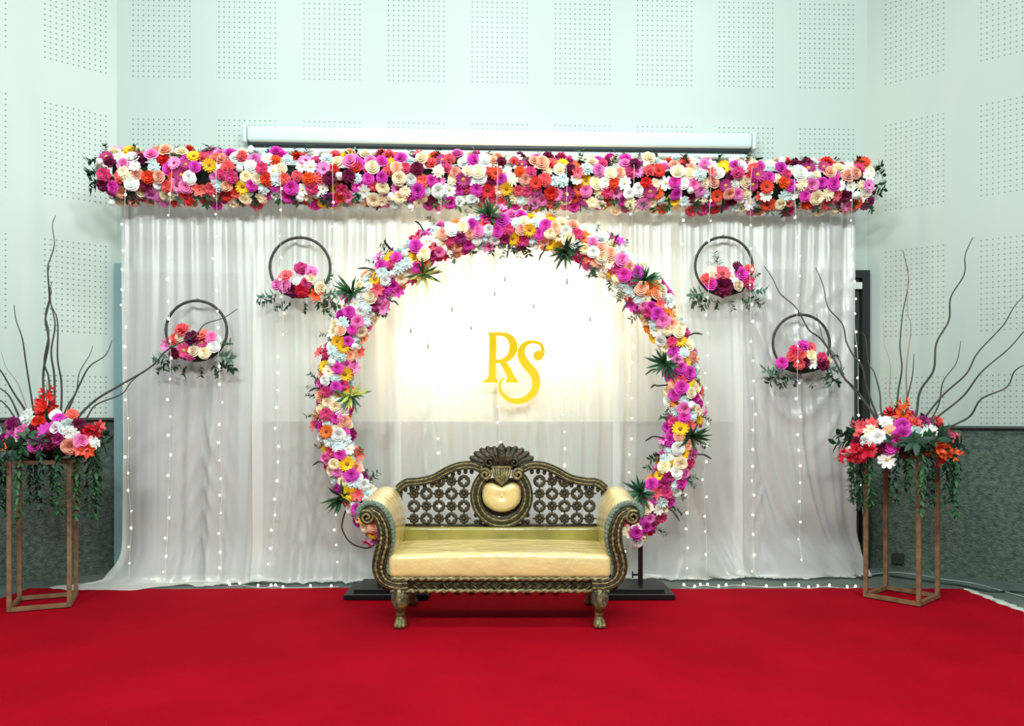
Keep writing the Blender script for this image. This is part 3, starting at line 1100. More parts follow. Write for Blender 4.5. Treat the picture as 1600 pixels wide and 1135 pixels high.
# ---------------------------------------------------------------- hoops with flowers
m_hoop = mat('dark_rattan_hoop', (58, 56, 50), 0.6, rgb2=(40, 40, 36), nscale=40)
HR = 0.243
def hoop(px, py, label, fl, sprays, lean=0.0):
    c = cpx(px, py, 0.11)
    h = thing('hoop_wreath', label, 'hoop wreath', (c.x, c.y, c.z - HR), 'flower hoops hung on the curtain')
    e = MB()
    u3 = Vector((CU.x, CU.y, 0))
    e.tube([c + u3 * (HR * math.cos(2 * PI * i / 56)) + Vector((0, 0, HR * math.sin(2 * PI * i / 56))) for i in range(56)], [0.0115 + 0.001 * math.sin(i * 2.3) for i in range(56)], 8, closed=True)
    part('hoop', e, m_hoop, h)
    e = MB()
    n3 = Vector((CN.x, CN.y, 0))
    hk = c + Vector((0, 0, HR))
    e.tube([hk + n3 * 0.012, hk + Vector((0, 0, 0.02)), hk - n3 * 0.10 + Vector((0, 0, 0.02))], 0.003, 5)
    part('hook', e, m_pipe, h)
    b = c + Vector((0, 0, -HR * 0.78)) + n3 * 0.02
    e = MB()
    e.ball(b, (0.17, 0.07, 0.06), 12, 6)
    part('moss_base', e, m_moss, h)
    for (fx, fy, kind, col, sz) in fl:     # offset from the hoop centre in pixels
        q = c + u3 * (fx / 189) + Vector((0, 0, -fy / 189))
        dx, dz = fx / 46, -(fy - 34) / 30
        flower(h, kind, col, q + n3 * (0.085 - 0.03 * min(1.2, dx * dx + 0.4 * dz * dz)), (dx * 0.5 + CN.x, CN.y, dz * 0.6), sz)
    for (sx, sy, ang, sz, k) in sprays:
        q = c + u3 * (sx / 189) + Vector((0, 0, -sy / 189)) + n3 * 0.03
        a = math.radians(ang)
        spray(h, q, (math.cos(a), -0.25, math.sin(a)), sz, k)
    return h
SP = [(-30, 42, 190, 0.16, 3), (-34, 46, 215, 0.14, 4), (32, 40, -8, 0.16, 3), (34, 46, -35, 0.15, 4), (-12, 52, 250, 0.09, 1), (8, 52, 285, 0.09, 1),
      (-20, 50, 225, 0.12, 2), (24, 50, -45, 0.12, 2), (36, 26, 30, 0.10, 0)]
hoop(469, 418, 'hoop wreath with pink roses and an orange bud hung high beside the arch', [
    (-18, 17, 'gerbera', 'coral', .12), (-30, 30, 'rose', 'pink', .10), (-18, 32, 'rose', 'pink', .11), (5, 6, 'carnation', 'rosepink', .12), (20, 10, 'carnation', 'pink', .11),
    (20, 19, 'rose', 'cream', .09), (0, 25, 'chrysanthemum', 'white', .09), (12, 28, 'rose', 'rosepink', .09), (6, 39, 'carnation', 'red', .12), (33, 35, 'rose', 'cream', .11),
    (27, 45, 'lily', 'redorange', .12), (-6, 40, 'carnation', 'burgundy', .11)], SP)
hoop(307, 517, 'hoop wreath of pink and cream flowers crossed by a long willow branch', [
    (-16, 2, 'carnation', 'coral', .13), (-18, 11, 'rose', 'cream', .09), (-38, 24, 'lily', 'pink', .12), (-27, 15, 'carnation', 'coral', .10), (0, 14, 'carnation', 'burgundy', .13),
    (14, 9, 'gerbera', 'coral', .12), (27, 12, 'rose', 'pink', .10), (14, 20, 'gerbera', 'rosepink', .10), (-12, 32, 'gerbera', 'rosepink', .13), (-3, 40, 'carnation', 'rosepink', .09),
    (2, 33, 'rose', 'cream', .10), (18, 35, 'rose', 'cream', .10), (31, 26, 'rose', 'white', .10), (36, 15, 'rose', 'white', .06), (-26, 36, 'carnation', 'burgundy', .10)], SP)
hoop(1131, 416, 'hoop wreath with a large burgundy bloom and dark red dahlia', [
    (-24, 12, 'chrysanthemum', 'cream', .11), (-8, 16, 'gerbera', 'coral', .14), (-31, 24, 'carnation', 'coral', .11), (-25, 32, 'rose', 'magenta', .11), (17, 5, 'gerbera', 'burgundy', .11),
    (22, 16, 'rose', 'magenta', .12), (36, 8, 'carnation', 'coral', .10), (33, 26, 'carnation', 'rosepink', .11), (9, 20, 'daisy', 'white', .12), (-7, 36, 'carnation', 'burgundy', .17),
    (-5, 39, 'carnation', 'red', .11), (16, 33, 'rose', 'cream', .10), (36, 34, 'rose', 'rosepink', .07)], SP + [(-12, 4, 100, .12, 4)])
hoop(1252, 537, 'hoop wreath with a magenta rose hung low before the gathered swags', [
    (-36, 32, 'rose', 'magenta', .10), (-17, 14, 'carnation', 'rosepink', .11), (-4, 6, 'carnation', 'magenta', .11), (9, 8, 'gerbera', 'coral', .10), (-22, 22, 'carnation', 'coral', .10),
    (-7, 20, 'rose', 'coral', .09), (-14, 18, 'rose', 'white', .06), (7, 20, 'rose', 'cream', .10), (10, 32, 'daisy', 'white', .11), (-10, 34, 'carnation', 'coral', .10),
    (26, 24, 'carnation', 'rosepink', .10), (27, 34, 'carnation', 'burgundy', .12), (38, 28, 'rose', 'cream', .06), (-2, 32, 'carnation', 'burgundy', .10)], SP)

# ---------------------------------------------------------------- fairy lights
m_bulb = mat('warm_led_bulb', (255, 240, 214), 0.4, emit=(255, 232, 196), estr=6.0)
m_wire = mat('clear_light_wire', (226, 230, 222), 0.5)
bulb_mb = MB(); bulb_mb.ball((0, 0, 0), (0.0075, 0.0075, 0.009), 8, 5)
ME_BULB = bulb_mb.mesh('bulb', m_bulb)
LR = random.Random(5)
def light_string(pxs, label, off=0.085, gap=0.148, ztop=3.43, group='fairy light strings on the curtain', hoop_z=None):
    """pxs: image columns from top to bottom"""
    pts = []
    n = 52
    for i in range(n + 1):
        z = ztop - (ztop - 0.05) * i / n
        t = (ztop - z) / ztop * (len(pxs) - 1)
        k = min(int(t), len(pxs) - 2)
        px = pxs[k] + (pxs[k + 1] - pxs[k]) * (t - k)
        o = off
        if hoop_z is not None:                 # stands clear of the hoop and its flowers
            o += (0.285 - off) * smooth01((z - hoop_z + 0.75) / 0.6)
        o = max(o, off) + (0.455 - max(o, off)) * smooth01((z - 2.76) / 0.27)
        o -= 0.20 * smooth01((z - 3.34) / 0.07)   # end tucked into the flowers
        if off > 0 and z < 0.5:
            o += 0.085 * smooth01((0.5 - z) / 0.5) ** 2
        s = cs_of(px, o)
        q = max(0, fold(s, z)) * 0.9 * smooth01((0.30 - o) / 0.2)
        pts.append(cpt(s + 0.006 * math.sin(z * 9 + pxs[0]), o + q, z))
    t = thing('fairy_light_string', label, 'string lights', (pts[-1].x, pts[-1].y, 0.04), group)
    e = MB(); e.tube(pts, 0.0016, 4)
    part('wire', e, m_wire, t)
    z = 3.12 - LR.uniform(0, 0.1)
    while z > 0.08:
        f = (ztop - z) / (ztop - 0.05) * n
        k = min(int(f), n - 1)
        p = pts[k] + (pts[k + 1] - pts[k]) * (f - k)
        link('bulb', ME_BULB, t, p + Vector((LR.uniform(-.018, .018), -0.012, 0)), (LR.uniform(-.4, .4), LR.uniform(-.4, .4), 0), LR.uniform(0.75, 1.25))
        z -= gap * LR.uniform(0.8, 1.2)
    return t
light_string([198, 196, 194, 196, 200, 201, 205, 203], 'fairy light string down the outer curtain edge beside the steel blue door')
light_string([268, 266, 262, 266, 265, 265, 266, 262, 260], 'fairy light string hanging across the door side of the hoop crossed by a willow branch', hoop_z=1.85)
light_string([340, 338, 338, 340, 344, 344, 346, 345, 346], 'fairy light string hanging across the arch side of the hoop crossed by a willow branch', hoop_z=1.85)
light_string([440, 438, 440, 442, 436, 434, 434, 428, 416], 'fairy light string hanging across the hoop wreath with the orange bud', hoop_z=2.38)
light_string([521, 519, 520, 517, 519, 524, 526, 526, 528], 'fairy light string between the hoop with the orange bud and the arch')
INNER = ['fairy light string on the glowing curtain between the arch and the gold R',
         'fairy light string on the glowing curtain passing behind the gold R',
         'fairy light string on the glowing curtain close beside the gold S',
         'fairy light string along the inner edge of the arch on the black door side']
for xs in ([690, 686, 684, 688, 690], [776, 778, 779, 780, 779], [884, 886, 884, 880, 876], [990, 988, 986, 980, 976]):
    light_string(xs, INNER[0], off=0.05, group='fairy light strings inside the arch')
    INNER.pop(0)
light_string([1064, 1066, 1068, 1070, 1068, 1072, 1071, 1070], 'fairy light string between the arch and the hoop with the large burgundy bloom')
light_string([1110, 1109, 1108, 1104, 1102, 1106, 1100, 1102, 1100], 'fairy light string hanging across the hoop with the large burgundy bloom, on its arch side', hoop_z=2.40)
light_string([1176, 1172, 1173, 1172, 1174, 1175, 1172, 1175, 1176], 'fairy light string just past the hoop with the large burgundy bloom, away from the arch', hoop_z=2.40)
light_string([1240, 1244, 1247, 1245, 1247, 1246, 1250, 1248, 1252], 'fairy light string hanging down through the hoop with the magenta rose', hoop_z=1.75)
light_string([1330, 1331, 1332, 1334, 1338, 1343, 1345, 1347, 1350], 'fairy light string down the outer curtain edge beside the black door', off=0.06)

def floor_string(path, n, label):
    P = catmull(path, 8)
    t = thing('fairy_light_string', label, 'string lights', (P[0].x, P[0].y, 0), 'fairy lights lying on the floor')
    e = MB(); e.tube(P, 0.0022, 4)
    part('wire', e, m_wire, t)
    for i in range(n):
        p = P[int((len(P) - 1) * (i + 0.5) / n)]
        link('bulb', ME_BULB, t, p + Vector((LR.uniform(-.02, .02), LR.uniform(-.02, .02), 0.012)), None, 1.2)
def G(px, py):
    return W(px, py, (CH - 0.008) * F / (py - HZ))
floor_string([G(x, y) + Vector((0, 0, z)) for x, y, z in ((240, 914, .032), (262, 917, .032), (300, 915, .032), (345, 915, .03), (360, 918, .015), (376, 916, .008), (408, 919, 0), (430, 916, 0), (445, 919, 0), (500, 918, 0), (530, 917, 0))], 13,
             'fairy lights trailing on the floor between the steel blue door and the arch foot')
floor_string([G(x, y) for x, y in ((1068, 916), (1083, 919), (1100, 915), (1122, 918), (1150, 915), (1200, 918), (1243, 917), (1262, 920), (1290, 917), (1322, 920), (1343, 917))], 15,
             'fairy lights trailing on the floor between the arch foot and the black door')

# ---------------------------------------------------------------- flower stands
m_wood = mat('bronzed_wood', (132, 104, 72), 0.5, rgb2=(104, 78, 54), nscale=14, bump=0.15, bscale=40)
def stand(c, ang, side, H, label):
    c = Vector((c[0], c[1], 0))
    t = thing('flower_stand', label, 'flower stand', (c.x, c.y, 0.009), 'tall open flower stands')
    h = side / 2
    ca, sa = math.cos(ang), math.sin(ang)
    cor = [Vector((c.x + x * ca - y * sa, c.y + x * sa + y * ca, 0)) for x, y in ((-h, -h), (h, -h), (h, h), (-h, h))]
    for p in cor:
        e = MB(); e.rbox((0, 0, 0), (0.030, 0.030, H - 0.014), 0.003, 1)
        e.v = [(p.x + a * ca - b * sa, p.y + a * sa + b * ca, 0.014 + (H - 0.014) / 2 + z) for a, b, z in e.v]
        part('post', e, m_wood, t, smooth=False)
    for z, nm in ((0.03, 'base_rail'), (H - 0.015, 'top_rail')):
        for i in range(4):
            a, b = cor[i], cor[(i + 1) % 4]
            m = (a + b) / 2
            e = MB()
            e.box((m.x, m.y, z), (side - 0.03, 0.028, 0.028), math.atan2(b.y - a.y, b.x - a.x))
            part(nm, e, m_wood, t, smooth=False)
    e = MB(); e.box((c.x, c.y, H - 0.004), (side - 0.034, side - 0.034, 0.008), ang)
    part('top_panel', e, m_wood, t, smooth=False)
SLc, SRc = (-3.385, 5.37), (2.915, 5.555)
HL, HRt = 1.06, 1.09
stand(SLc, math.radians(24), 0.36, HL, 'open bronze wooden flower stand next to the steel blue door')
stand(SRc, math.radians(-48), 0.37, HRt, 'open bronze wooden flower stand next to the black door')

STF = [('rose', 'magenta', 10), ('carnation', 'coral', 8), ('chrysanthemum', 'white', 9), ('rose', 'white', 7), ('lily', 'coral', 7), ('gerbera', 'magenta', 6),
       ('gerbera', 'pink', 4), ('rose', 'pink', 5), ('carnation', 'plum', 5), ('daisy', 'white', 6), ('lily', 'redorange', 4), ('rose', 'peach', 3)]
m_willow = mat('willow_bark', (44, 52, 50), 0.75, rgb2=(70, 62, 54), nscale=20)
m_willow2 = mat('willow_bark_pale', (150, 126, 108), 0.75)
def gladiolus(parent, base, d, L, col):
    d = Vector(d).normalized()
    q = d.to_track_quat('Z', 'Y')
    o = link('gladiolus_spike', GLAD[col], parent, base, q @ Quaternion((0, 0, 1), FR.uniform(0, 6)), L)
def mk_glad():
    e = MB()
    e.tube([(0, 0, 0), (0, 0, 1.2)], [0.02, 0.008], 5, mi=1)
    r = random.Random(4)
    for i in range(10):
        z = 0.10 + 0.10 * i
        sz = 0.40 * (1 - 0.07 * i)
        a = i * 2.4
        c = Vector((0.09 * math.cos(a), 0.09 * math.sin(a), z)) * 1.0
        ax = Vector((math.cos(a), math.sin(a), 0.6)).normalized()
        q = ax.to_track_quat('Z', 'Y')
        for k in range(5):
            b = k * 2 * PI / 5
            def fn(u, v):
                ww = 0.62 * math.sin(PI * (0.15 + 0.75 * v))
                rad = (0.1 + 0.9 * v) * 0.62
                bb = b + u * ww
                p = Vector((rad * math.cos(bb), rad * math.sin(bb), 0.9 * v - 0.25 * v * v - 0.15 * u * u)) * sz
                return c + q @ p
            e.grid(petal_pts(fn, 3, 4), 3, 4)
    return e
GLAD = {}
for cn in ('coral', 'redorange', 'rosepink', 'red'):
    GLAD[cn] = mk_glad().mesh('gladiolus_spike', [mat('petal_' + cn, PALS[cn], 0.62, rnd=0.16, spec=0.25), m_leaf])

def mk_trail(seed):
    r = random.Random(seed)
    e = MB()
    P = catmull([(0, 0, 0), (0.16, 0, 0.16), (0.34, 0.02, 0.06), (0.42, 0.03, -0.25), (0.42, 0.0, -0.6), (0.40, 0.03, -1.0)], 6)
    e.tube(P, 0.006, 4)
    for i in range(8, len(P)):
        for q in range(4):
            a = r.uniform(0, 6.28)
            leaf(e, P[i], (math.cos(a), math.sin(a), r.uniform(-1, .4)), r.uniform(0.09, 0.17), r.uniform(0.035, 0.06), droop=0.3)
    return e
TRAIL = [mk_trail(i).mesh('trailing_foliage', m) for i, m in ((1, m_leaf), (2, m_leaf2), (3, m_leaf))]

def arrangement(c, H, label, center_px, branches, nfl, named):
    t = thing('flower_arrangement', label, 'flower arrangement', (c[0], c[1], H), 'branch arrangements on the flower stands')
    d0 = c[1]
    C = Vector((c[0], c[1], H))
    e = MB(); e.ball(C + Vector((0, 0, 0.092)), (0.21, 0.21, 0.10), 12, 6)
    part('moss_base', e, m_moss, t)
    used = []
    for (px, py, kind, col, sz) in named:
        dirx = (px - center_px[0]) / 80.0
        dz = (center_px[1] - py) / 48.0
        dp = d0 - 0.26 * math.sqrt(max(0.05, 1 - 0.6 * dirx * dirx)) + 0.12 * max(0, dz)
        q = W(px, py, dp)
        used.append(q)
        flower(t, kind, col, q, (dirx, -1, dz * 0.6), sz)
    for i in range(nfl):                       # flanks and back of the dome
        for _ in range(20):
            a = FR.uniform(-0.3, PI + 0.3)
            el = FR.uniform(0.0, 1.3)
            q = C + Vector((0.32 * math.cos(a) * math.cos(el), 0.28 * math.sin(a) * math.cos(el), 0.10 + 0.20 * math.sin(el)))
            if all((q - u).length > 0.085 for u in used):
                break
        used.append(q)
        kind, col, _w = pick(STF)
        flower(t, kind, col, q, (math.cos(a) * math.cos(el), math.sin(a) * math.cos(el), math.sin(el)), SIZ[kind])
    for i in range(20):
        a = 2 * PI * i / 20 + FR.uniform(-.2, .2)
        link('trailing_foliage', TRAIL[i % 3], t, C + Vector((0.175 * math.cos(a), 0.175 * math.sin(a), 0.05)), (0, 0, a), FR.uniform(0.34, 0.46))
    for i in range(20):
        a = FR.uniform(0, 6.28)
        spray(t, C + Vector((0.22 * math.cos(a), 0.22 * math.sin(a), 0.09)), (math.cos(a), math.sin(a), FR.uniform(-.12, .7)), FR.uniform(0.14, 0.24), FR.choice((0, 1, 2, 4)))
    for (pts, dt, r0, pale) in branches:
        n = len(pts)
        P = []
        for i, (px, py) in enumerate(pts):
            f = i / (n - 1)
            P.append(W(px, py, d0 - 0.06 + dt * f + 0.02 * math.sin(i * 2.1)))
        P.insert(0, C + Vector(((P[0].x - C.x) * 0.45, (P[0].y - C.y) * 0.5, 0.08)))
        Q = catmull(P, 7)
        e = MB(); e.tube(Q, [r0 * (1 - 0.72 * i / (len(Q) - 1)) for i in range(len(Q))], 6)
        part('willow_branch', e, m_willow2 if pale else m_willow, t)
    return t
def cz(pts, ox, oy, k):
    return [(ox + a / k, oy + b / k) for a, b in pts]
LBR = [([(68, 624), (68, 580), (76, 535), (71, 500), (77, 470), (75, 430), (75, 415), (81, 398), (85, 380), (82, 352), (87, 337)], 0.0, 0.0085, 0),
       ([(77, 625), (76, 590), (69, 565), (76, 522), (71, 495), (74, 478), (80, 458), (79, 448), (82, 440)], 0.08, 0.007, 0),
       ([(84, 640), (85, 590), (80, 550), (86, 508), (79, 472), (75, 435), (77, 415)], -0.06, 0.0085, 0),
       ([(94, 650), (96, 600), (90, 560), (90, 503), (80, 476), (78, 450)], 0.05, 0.0085, 0),
       ([(52, 640), (41, 570), (35, 530), (25, 500), (22, 476)], -0.08, 0.0075, 0),
       ([(105, 645), (125, 600), (140, 573), (165, 555), (175, 532)], 0.10, 0.0085, 0),
       ([(103, 640), (119, 612), (124, 583), (140, 555), (145, 541)], 0.2, 0.006, 0),
       ([(118, 657), (150, 625), (190, 601), (235, 574), (263, 546), (304, 525), (320, 507), (349, 497), (371, 483)], 0.38, 0.0095, 0),
       ([(133, 657), (150, 633), (190, 616), (206, 596), (236, 573), (262, 563)], 0.30, 0.007, 0),
       ([(42, 648), (22, 615), (0, 578), (-30, 540)], -0.15, 0.0095, 0), ([(30, 652), (15, 620), (-2, 605), (-40, 570)], 0.0, 0.0085, 0),
       ([(24, 655), (8, 632), (-8, 622), (-40, 610)], -0.1, 0.007, 0), ([(42, 640), (28, 600), (10, 575), (2, 550)], 0.1, 0.005, 1)]
K = 3.338
RBR = [(cz([(670, 1035), (540, 850), (460, 765), (400, 650), (340, 565), (280, 520), (235, 440), (200, 390), (130, 330), (90, 250), (45, 185)], 1180, 360, K), 0.25, 0.0095, 0),
       (cz([(660, 1020), (590, 850), (560, 720), (510, 650), (475, 580), (455, 490), (380, 400), (355, 290), (315, 195)], 1180, 360, K), 0.15, 0.009, 0),
       (cz([(660, 960), (650, 850), (620, 740), (590, 690), (575, 560), (545, 530)], 1180, 360, K), 0.3, 0.007, 0),
       (cz([(740, 1000), (745, 850), (765, 720), (755, 600), (770, 430), (800, 260), (770, 105)], 1180, 360, K), 0.1, 0.008, 0),
       (cz([(800, 990), (790, 850), (790, 700), (812, 510), (795, 420), (800, 180)], 1180, 360, K), 0.0, 0.007, 1),
       (cz([(790, 900), (820, 760), (828, 645)], 1180, 360, K), -0.1, 0.007, 0),
       (cz([(840, 960), (860, 840), (930, 730), (945, 590), (1010, 470), (1020, 350), (1090, 230), (1095, 130), (1135, 38)], 1180, 360, K), -0.12, 0.0095, 0),
       (cz([(870, 1000), (980, 860), (1100, 750), (1160, 640), (1290, 500), (1350, 400), (1400, 345)], 1180, 360, K), -0.1, 0.0085, 0),
       (cz([(920, 1000), (1080, 870), (1180, 740), (1320, 620), (1400, 530), (1450, 490)], 1180, 360, K), -0.25, 0.0085, 0),
       (cz([(910, 1000), (960, 900), (980, 790), (1050, 690), (1072, 578)], 1180, 360, K), 0.0, 0.007, 0),
       (cz([(1010, 1030), (1120, 970), (1180, 880), (1310, 820), (1350, 740), (1400, 705), (1460, 690)], 1180, 360, K), -0.3, 0.0085, 0),
       (cz([(600, 940), (460, 760), (440, 680), (360, 580), (320, 435)], 1180, 360, K), 0.2, 0.007, 0),
       (cz([(715, 910), (700, 850), (705, 700), (675, 600), (670, 480)], 1180, 360, K), 0.15, 0.004, 1)]
k7 = 7.095
def nz(lst, ox, oy):
    return [(ox + a / k7, oy + b / k7, kd, cl, sz) for a, b, kd, cl, sz in lst]
LN = nz([(545, 550, 'gerbera', 'magenta', .15), (405, 670, 'rose', 'magenta', .115), (270, 545, 'rose', 'pink', .12), (150, 590, 'carnation', 'magenta', .11), (320, 380, 'chrysanthemum', 'white', .14),
         (775, 690, 'rose', 'peach', .115), (780, 560, 'chrysanthemum', 'white', .13), (760, 470, 'carnation', 'mint', .11), (900, 640, 'rose', 'pink', .11), (665, 405, 'carnation', 'magenta', .10),
         (270, 690, 'daisy', 'white', .14), (160, 660, 'rose', 'white', .11), (1020, 650, 'chrysanthemum', 'white', .11), (1000, 540, 'lily', 'redorange', .14), (970, 730, 'lily', 'redorange', .12),
         (440, 440, 'carnation', 'redorange', .11), (60, 640, 'carnation', 'plum', .12), (50, 800, 'lily', 'redorange', .14), (150, 450, 'carnation', 'plum', .11), (870, 470, 'carnation', 'burgundy', .11),
         (560, 640, 'carnation', 'burgundy', .12), (640, 500, 'rose', 'white', .10), (800, 350, 'carnation', 'coral', .09), (620, 350, 'rose', 'white', .08), (20, 560, 'chrysanthemum', 'mint', .12),
         (880, 720, 'lily', 'coral', .11), (1085, 470, 'lily', 'coral', .10), (660, 620, 'carnation', 'plum', .10), (380, 520, 'carnation', 'burgundy', .10)], 0, 600)
RN = nz([(700, 430, 'rose', 'magenta', .13), (575, 560, 'rose', 'magenta', .125), (700, 330, 'rose', 'magenta', .12), (970, 560, 'rose', 'magenta', .115), (430, 460, 'rose', 'white', .12),
         (850, 410, 'rose', 'mint', .115), (820, 525, 'gerbera', 'peach', .12), (565, 395, 'gerbera', 'peach', .11), (1000, 390, 'chrysanthemum', 'white', .15), (540, 700, 'daisy', 'white', .13),
         (830, 310, 'carnation', 'coral', .12), (360, 390, 'chrysanthemum', 'cream', .11), (330, 580, 'gerbera', 'coral', .12), (220, 650, 'carnation', 'coral', .12), (1150, 440, 'lily', 'coral', .13),
         (1090, 680, 'lily', 'redorange', .14), (300, 500, 'rose', 'white', .09), (190, 590, 'rose', 'white', .09), (1080, 560, 'carnation', 'plum', .11), (1160, 620, 'tulip', 'white', .09),
         (380, 310, 'lily', 'coral', .11), (520, 280, 'chrysanthemum', 'white', .10), (640, 500, 'carnation', 'plum', .12), (900, 560, 'carnation', 'burgundy', .11), (930, 290, 'carnation', 'plum', .11),
         (250, 340, 'lily', 'coral', .09), (210, 510, 'carnation', 'burgundy', .09), (480, 560, 'carnation', 'burgundy', .10), (760, 600, 'carnation', 'burgundy', .09)], 1310, 620)
arrL = arrangement(SLc, HL, 'flowers with bare curly willow branches on the stand next to the steel blue door', (75, 685), LBR, 12, LN)
arrR = arrangement(SRc, HRt, 'flowers with bare curly willow branches on the stand next to the black door', (1408, 690), RBR, 12, RN)
gladiolus(arrL, W(72, 660, 5.28), (0.05, -0.05, 1), 0.24, 'redorange')
gladiolus(arrL, W(62, 655, 5.30), (-0.05, 0.05, 1), 0.16, 'coral')
gladiolus(arrL, W(30, 697, 5.13), (-1, -0.3, -0.22), 0.2, 'redorange')
gladiolus(arrL, W(130, 680, 5.2), (0.8, -0.3, 0.3), 0.17, 'red')
gladiolus(arrR, W(1411, 668, 5.4), (0.0, -0.05, 1), 0.2, 'redorange')
gladiolus(arrR, W(1360, 700, 5.33), (-1, -0.15, -0.28), 0.25, 'red')
gladiolus(arrR, W(1448, 694, 5.27), (0.85, -0.35, -0.38), 0.22, 'redorange')
gladiolus(arrR, W(1452, 690, 5.4), (1, 0, 0.18), 0.22, 'coral')
gladiolus(arrR, W(1380, 650, 5.5), (0.75, 0, 0.4), 0.14, 'red')
gladiolus(arrR, W(1365, 668, 5.45), (-1, 0, 0.2), 0.16, 'coral')

# ---------------------------------------------------------------- carved sofa
OX, OY = -0.078, 5.05
SO = Vector((OX, OY, 0))
sofa = thing('sofa', 'carved antique gold two seat sofa with cream cushions wrapped in clear plastic', 'sofa', (OX, OY, 0.009))
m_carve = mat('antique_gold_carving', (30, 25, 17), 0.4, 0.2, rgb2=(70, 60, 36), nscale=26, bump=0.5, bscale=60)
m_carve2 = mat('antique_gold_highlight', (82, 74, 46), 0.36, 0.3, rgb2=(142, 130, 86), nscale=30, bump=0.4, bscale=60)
m_cush = mat('cream_fabric_under_plastic', (226, 200, 132), 0.45, coat=1.0, bump=0.8, bscale=4.5, rgb2=(212, 190, 130), nscale=3, bstretch=(1.6, 3.2, 1.6))
m_olive = mat('olive_gold_fabric_under_plastic', (150, 138, 62), 0.4, coat=0.8, bump=0.3, bscale=5, rgb2=(120, 110, 44), nscale=5)
m_plastic_edge = mat('plastic_highlight_green', (112, 132, 112), 0.35, 0.2, coat=0.6, bump=1.0, bscale=80)

def sp(x, y, z):
    return Vector((OX + x, OY + y, z))
def fpx(cx, cy, d=4.75, ox=540, oy=680, k=3.077):   # crop pixel -> sofa local x, z at depth d
    px, py = ox + cx / k, oy + cy / k
    return ((px - 800) / F * d - OX, CH - (py - HZ) / F * d)

def bundle(e, path2, y, n, w_, depth, bead=0.034, wfn=None, samp=None):
    """n beaded ropes side by side following a path in the XZ plane; w_ = total half width"""
    P = [Vector((a, b)) for a, b in path2]
    # resample evenly
    L = [0]
    for i in range(1, len(P)):
        L.append(L[-1] + (P[i] - P[i - 1]).length)
    tot = L[-1]
    m = samp or max(12, int(tot / 0.0085))
    Q = []
    j = 0
    for i in range(m + 1):
        t = tot * i / m
        while j < len(L) - 2 and L[j + 1] < t:
            j += 1
        f = (t - L[j]) / max(1e-9, L[j + 1] - L[j])
        Q.append(P[j] + (P[j + 1] - P[j]) * f)
    for r in range(n):
        c = -1 + (2 * r + 1) / n
        pts, rad = [], []
        for i in range(m + 1):
            t = Q[min(i + 1, m)] - Q[max(i - 1, 0)]
            t.normalize()
            nn = Vector((-t.y, t.x))
            ww = w_ * (wfn(i / m) if wfn else 1)
            q = Q[i] + nn * (c * ww)
            bump_ = 1 + 0.22 * math.sin(2 * PI * tot * i / m / bead + r * 1.6) if r % 2 else 1.0
            pts.append(sp(q.x, y - depth * (1 - c * c * 0.5) * 0.35, q.y))
            rad.append(ww / n * (1.12 if r % 2 else 0.92) * bump_)
        e.tube(pts, rad, 7, mi=(r % 2) if n > 1 else 1)
    # backing strip
    vs = []
    for i in range(m + 1):
        t = Q[min(i + 1, m)] - Q[max(i - 1, 0)]
        t.normalize()
        nn = Vector((-t.y, t.x))
        ww = w_ * 0.96 * (wfn(i / m) if wfn else 1)
        a, b = Q[i] + nn * ww, Q[i] - nn * ww
        vs += [sp(a.x, y, a.y), sp(b.x, y, b.y), sp(b.x, y + depth, b.y), sp(a.x, y + depth, a.y)]
    fs = []
    for i in range(m):
        for q in range(4):
            q2 = (q + 1) % 4
            fs.append((i * 4 + q, i * 4 + q2, (i + 1) * 4 + q2, (i + 1) * 4 + q))
    fs.append((3, 2, 1, 0)); fs.append(tuple(m * 4 + q for q in range(4)))
    e.add(vs, fs)

def c2(pts, n=8):
    return [(v.x, v.y) for v in catmull([(a, b, 0) for a, b in pts], n)]
def spiral(c, r0, r1, a0, turns, n=30):
    out = []
    for i in range(n + 1):
        t = i / n
        a = a0 + turns * 2 * PI * t
        r = r0 + (r1 - r0) * t
        out.append((c[0] + r * math.cos(a), c[1] + r * math.sin(a)))
    return out

FY = -0.30                                  # front plane
BY = 0.27                                   # back plane
# seat cushion
e = MB()
def seat_fn(p):
    x, y, z = p
    cx = (x - OX) / 0.72
    if z > 0.44:
        z += 0.018 * (1 - cx * cx) + 0.012 * (y - OY)
    return (x, y, z)
bm = bmesh.new()
bmesh.ops.create_cube(bm, size=1)
for v in bm.verts:
    v.co = Vector((v.co.x * 1.43, v.co.y * 0.57, v.co.z * 0.15))
bmesh.ops.bevel(bm, geom=bm.edges[:], offset=0.035, segments=4, profile=0.5, affect='EDGES')
bmesh.ops.subdivide_edges(bm, edges=[ed for ed in bm.edges if ed.calc_length() > 0.2], cuts=8, use_grid_fill=True)
bm.verts.index_update()
vs = [seat_fn((v.co.x + OX, v.co.y + OY - 0.025, v.co.z + 0.405)) for v in bm.verts]
e.add(vs, [tuple(v.index for v in f.verts) for f in bm.faces])
bm.free()
part('seat_cushion', e, m_cush, sofa, 'cream seat cushion under clear plastic')
e = MB(); e.rbox((OX, OY + BY - 0.02, 0.515), (1.40, 0.07, 0.13), 0.02, 3)
part('back_roll', e, m_olive, sofa, 'olive gold padded strip under the carved back')

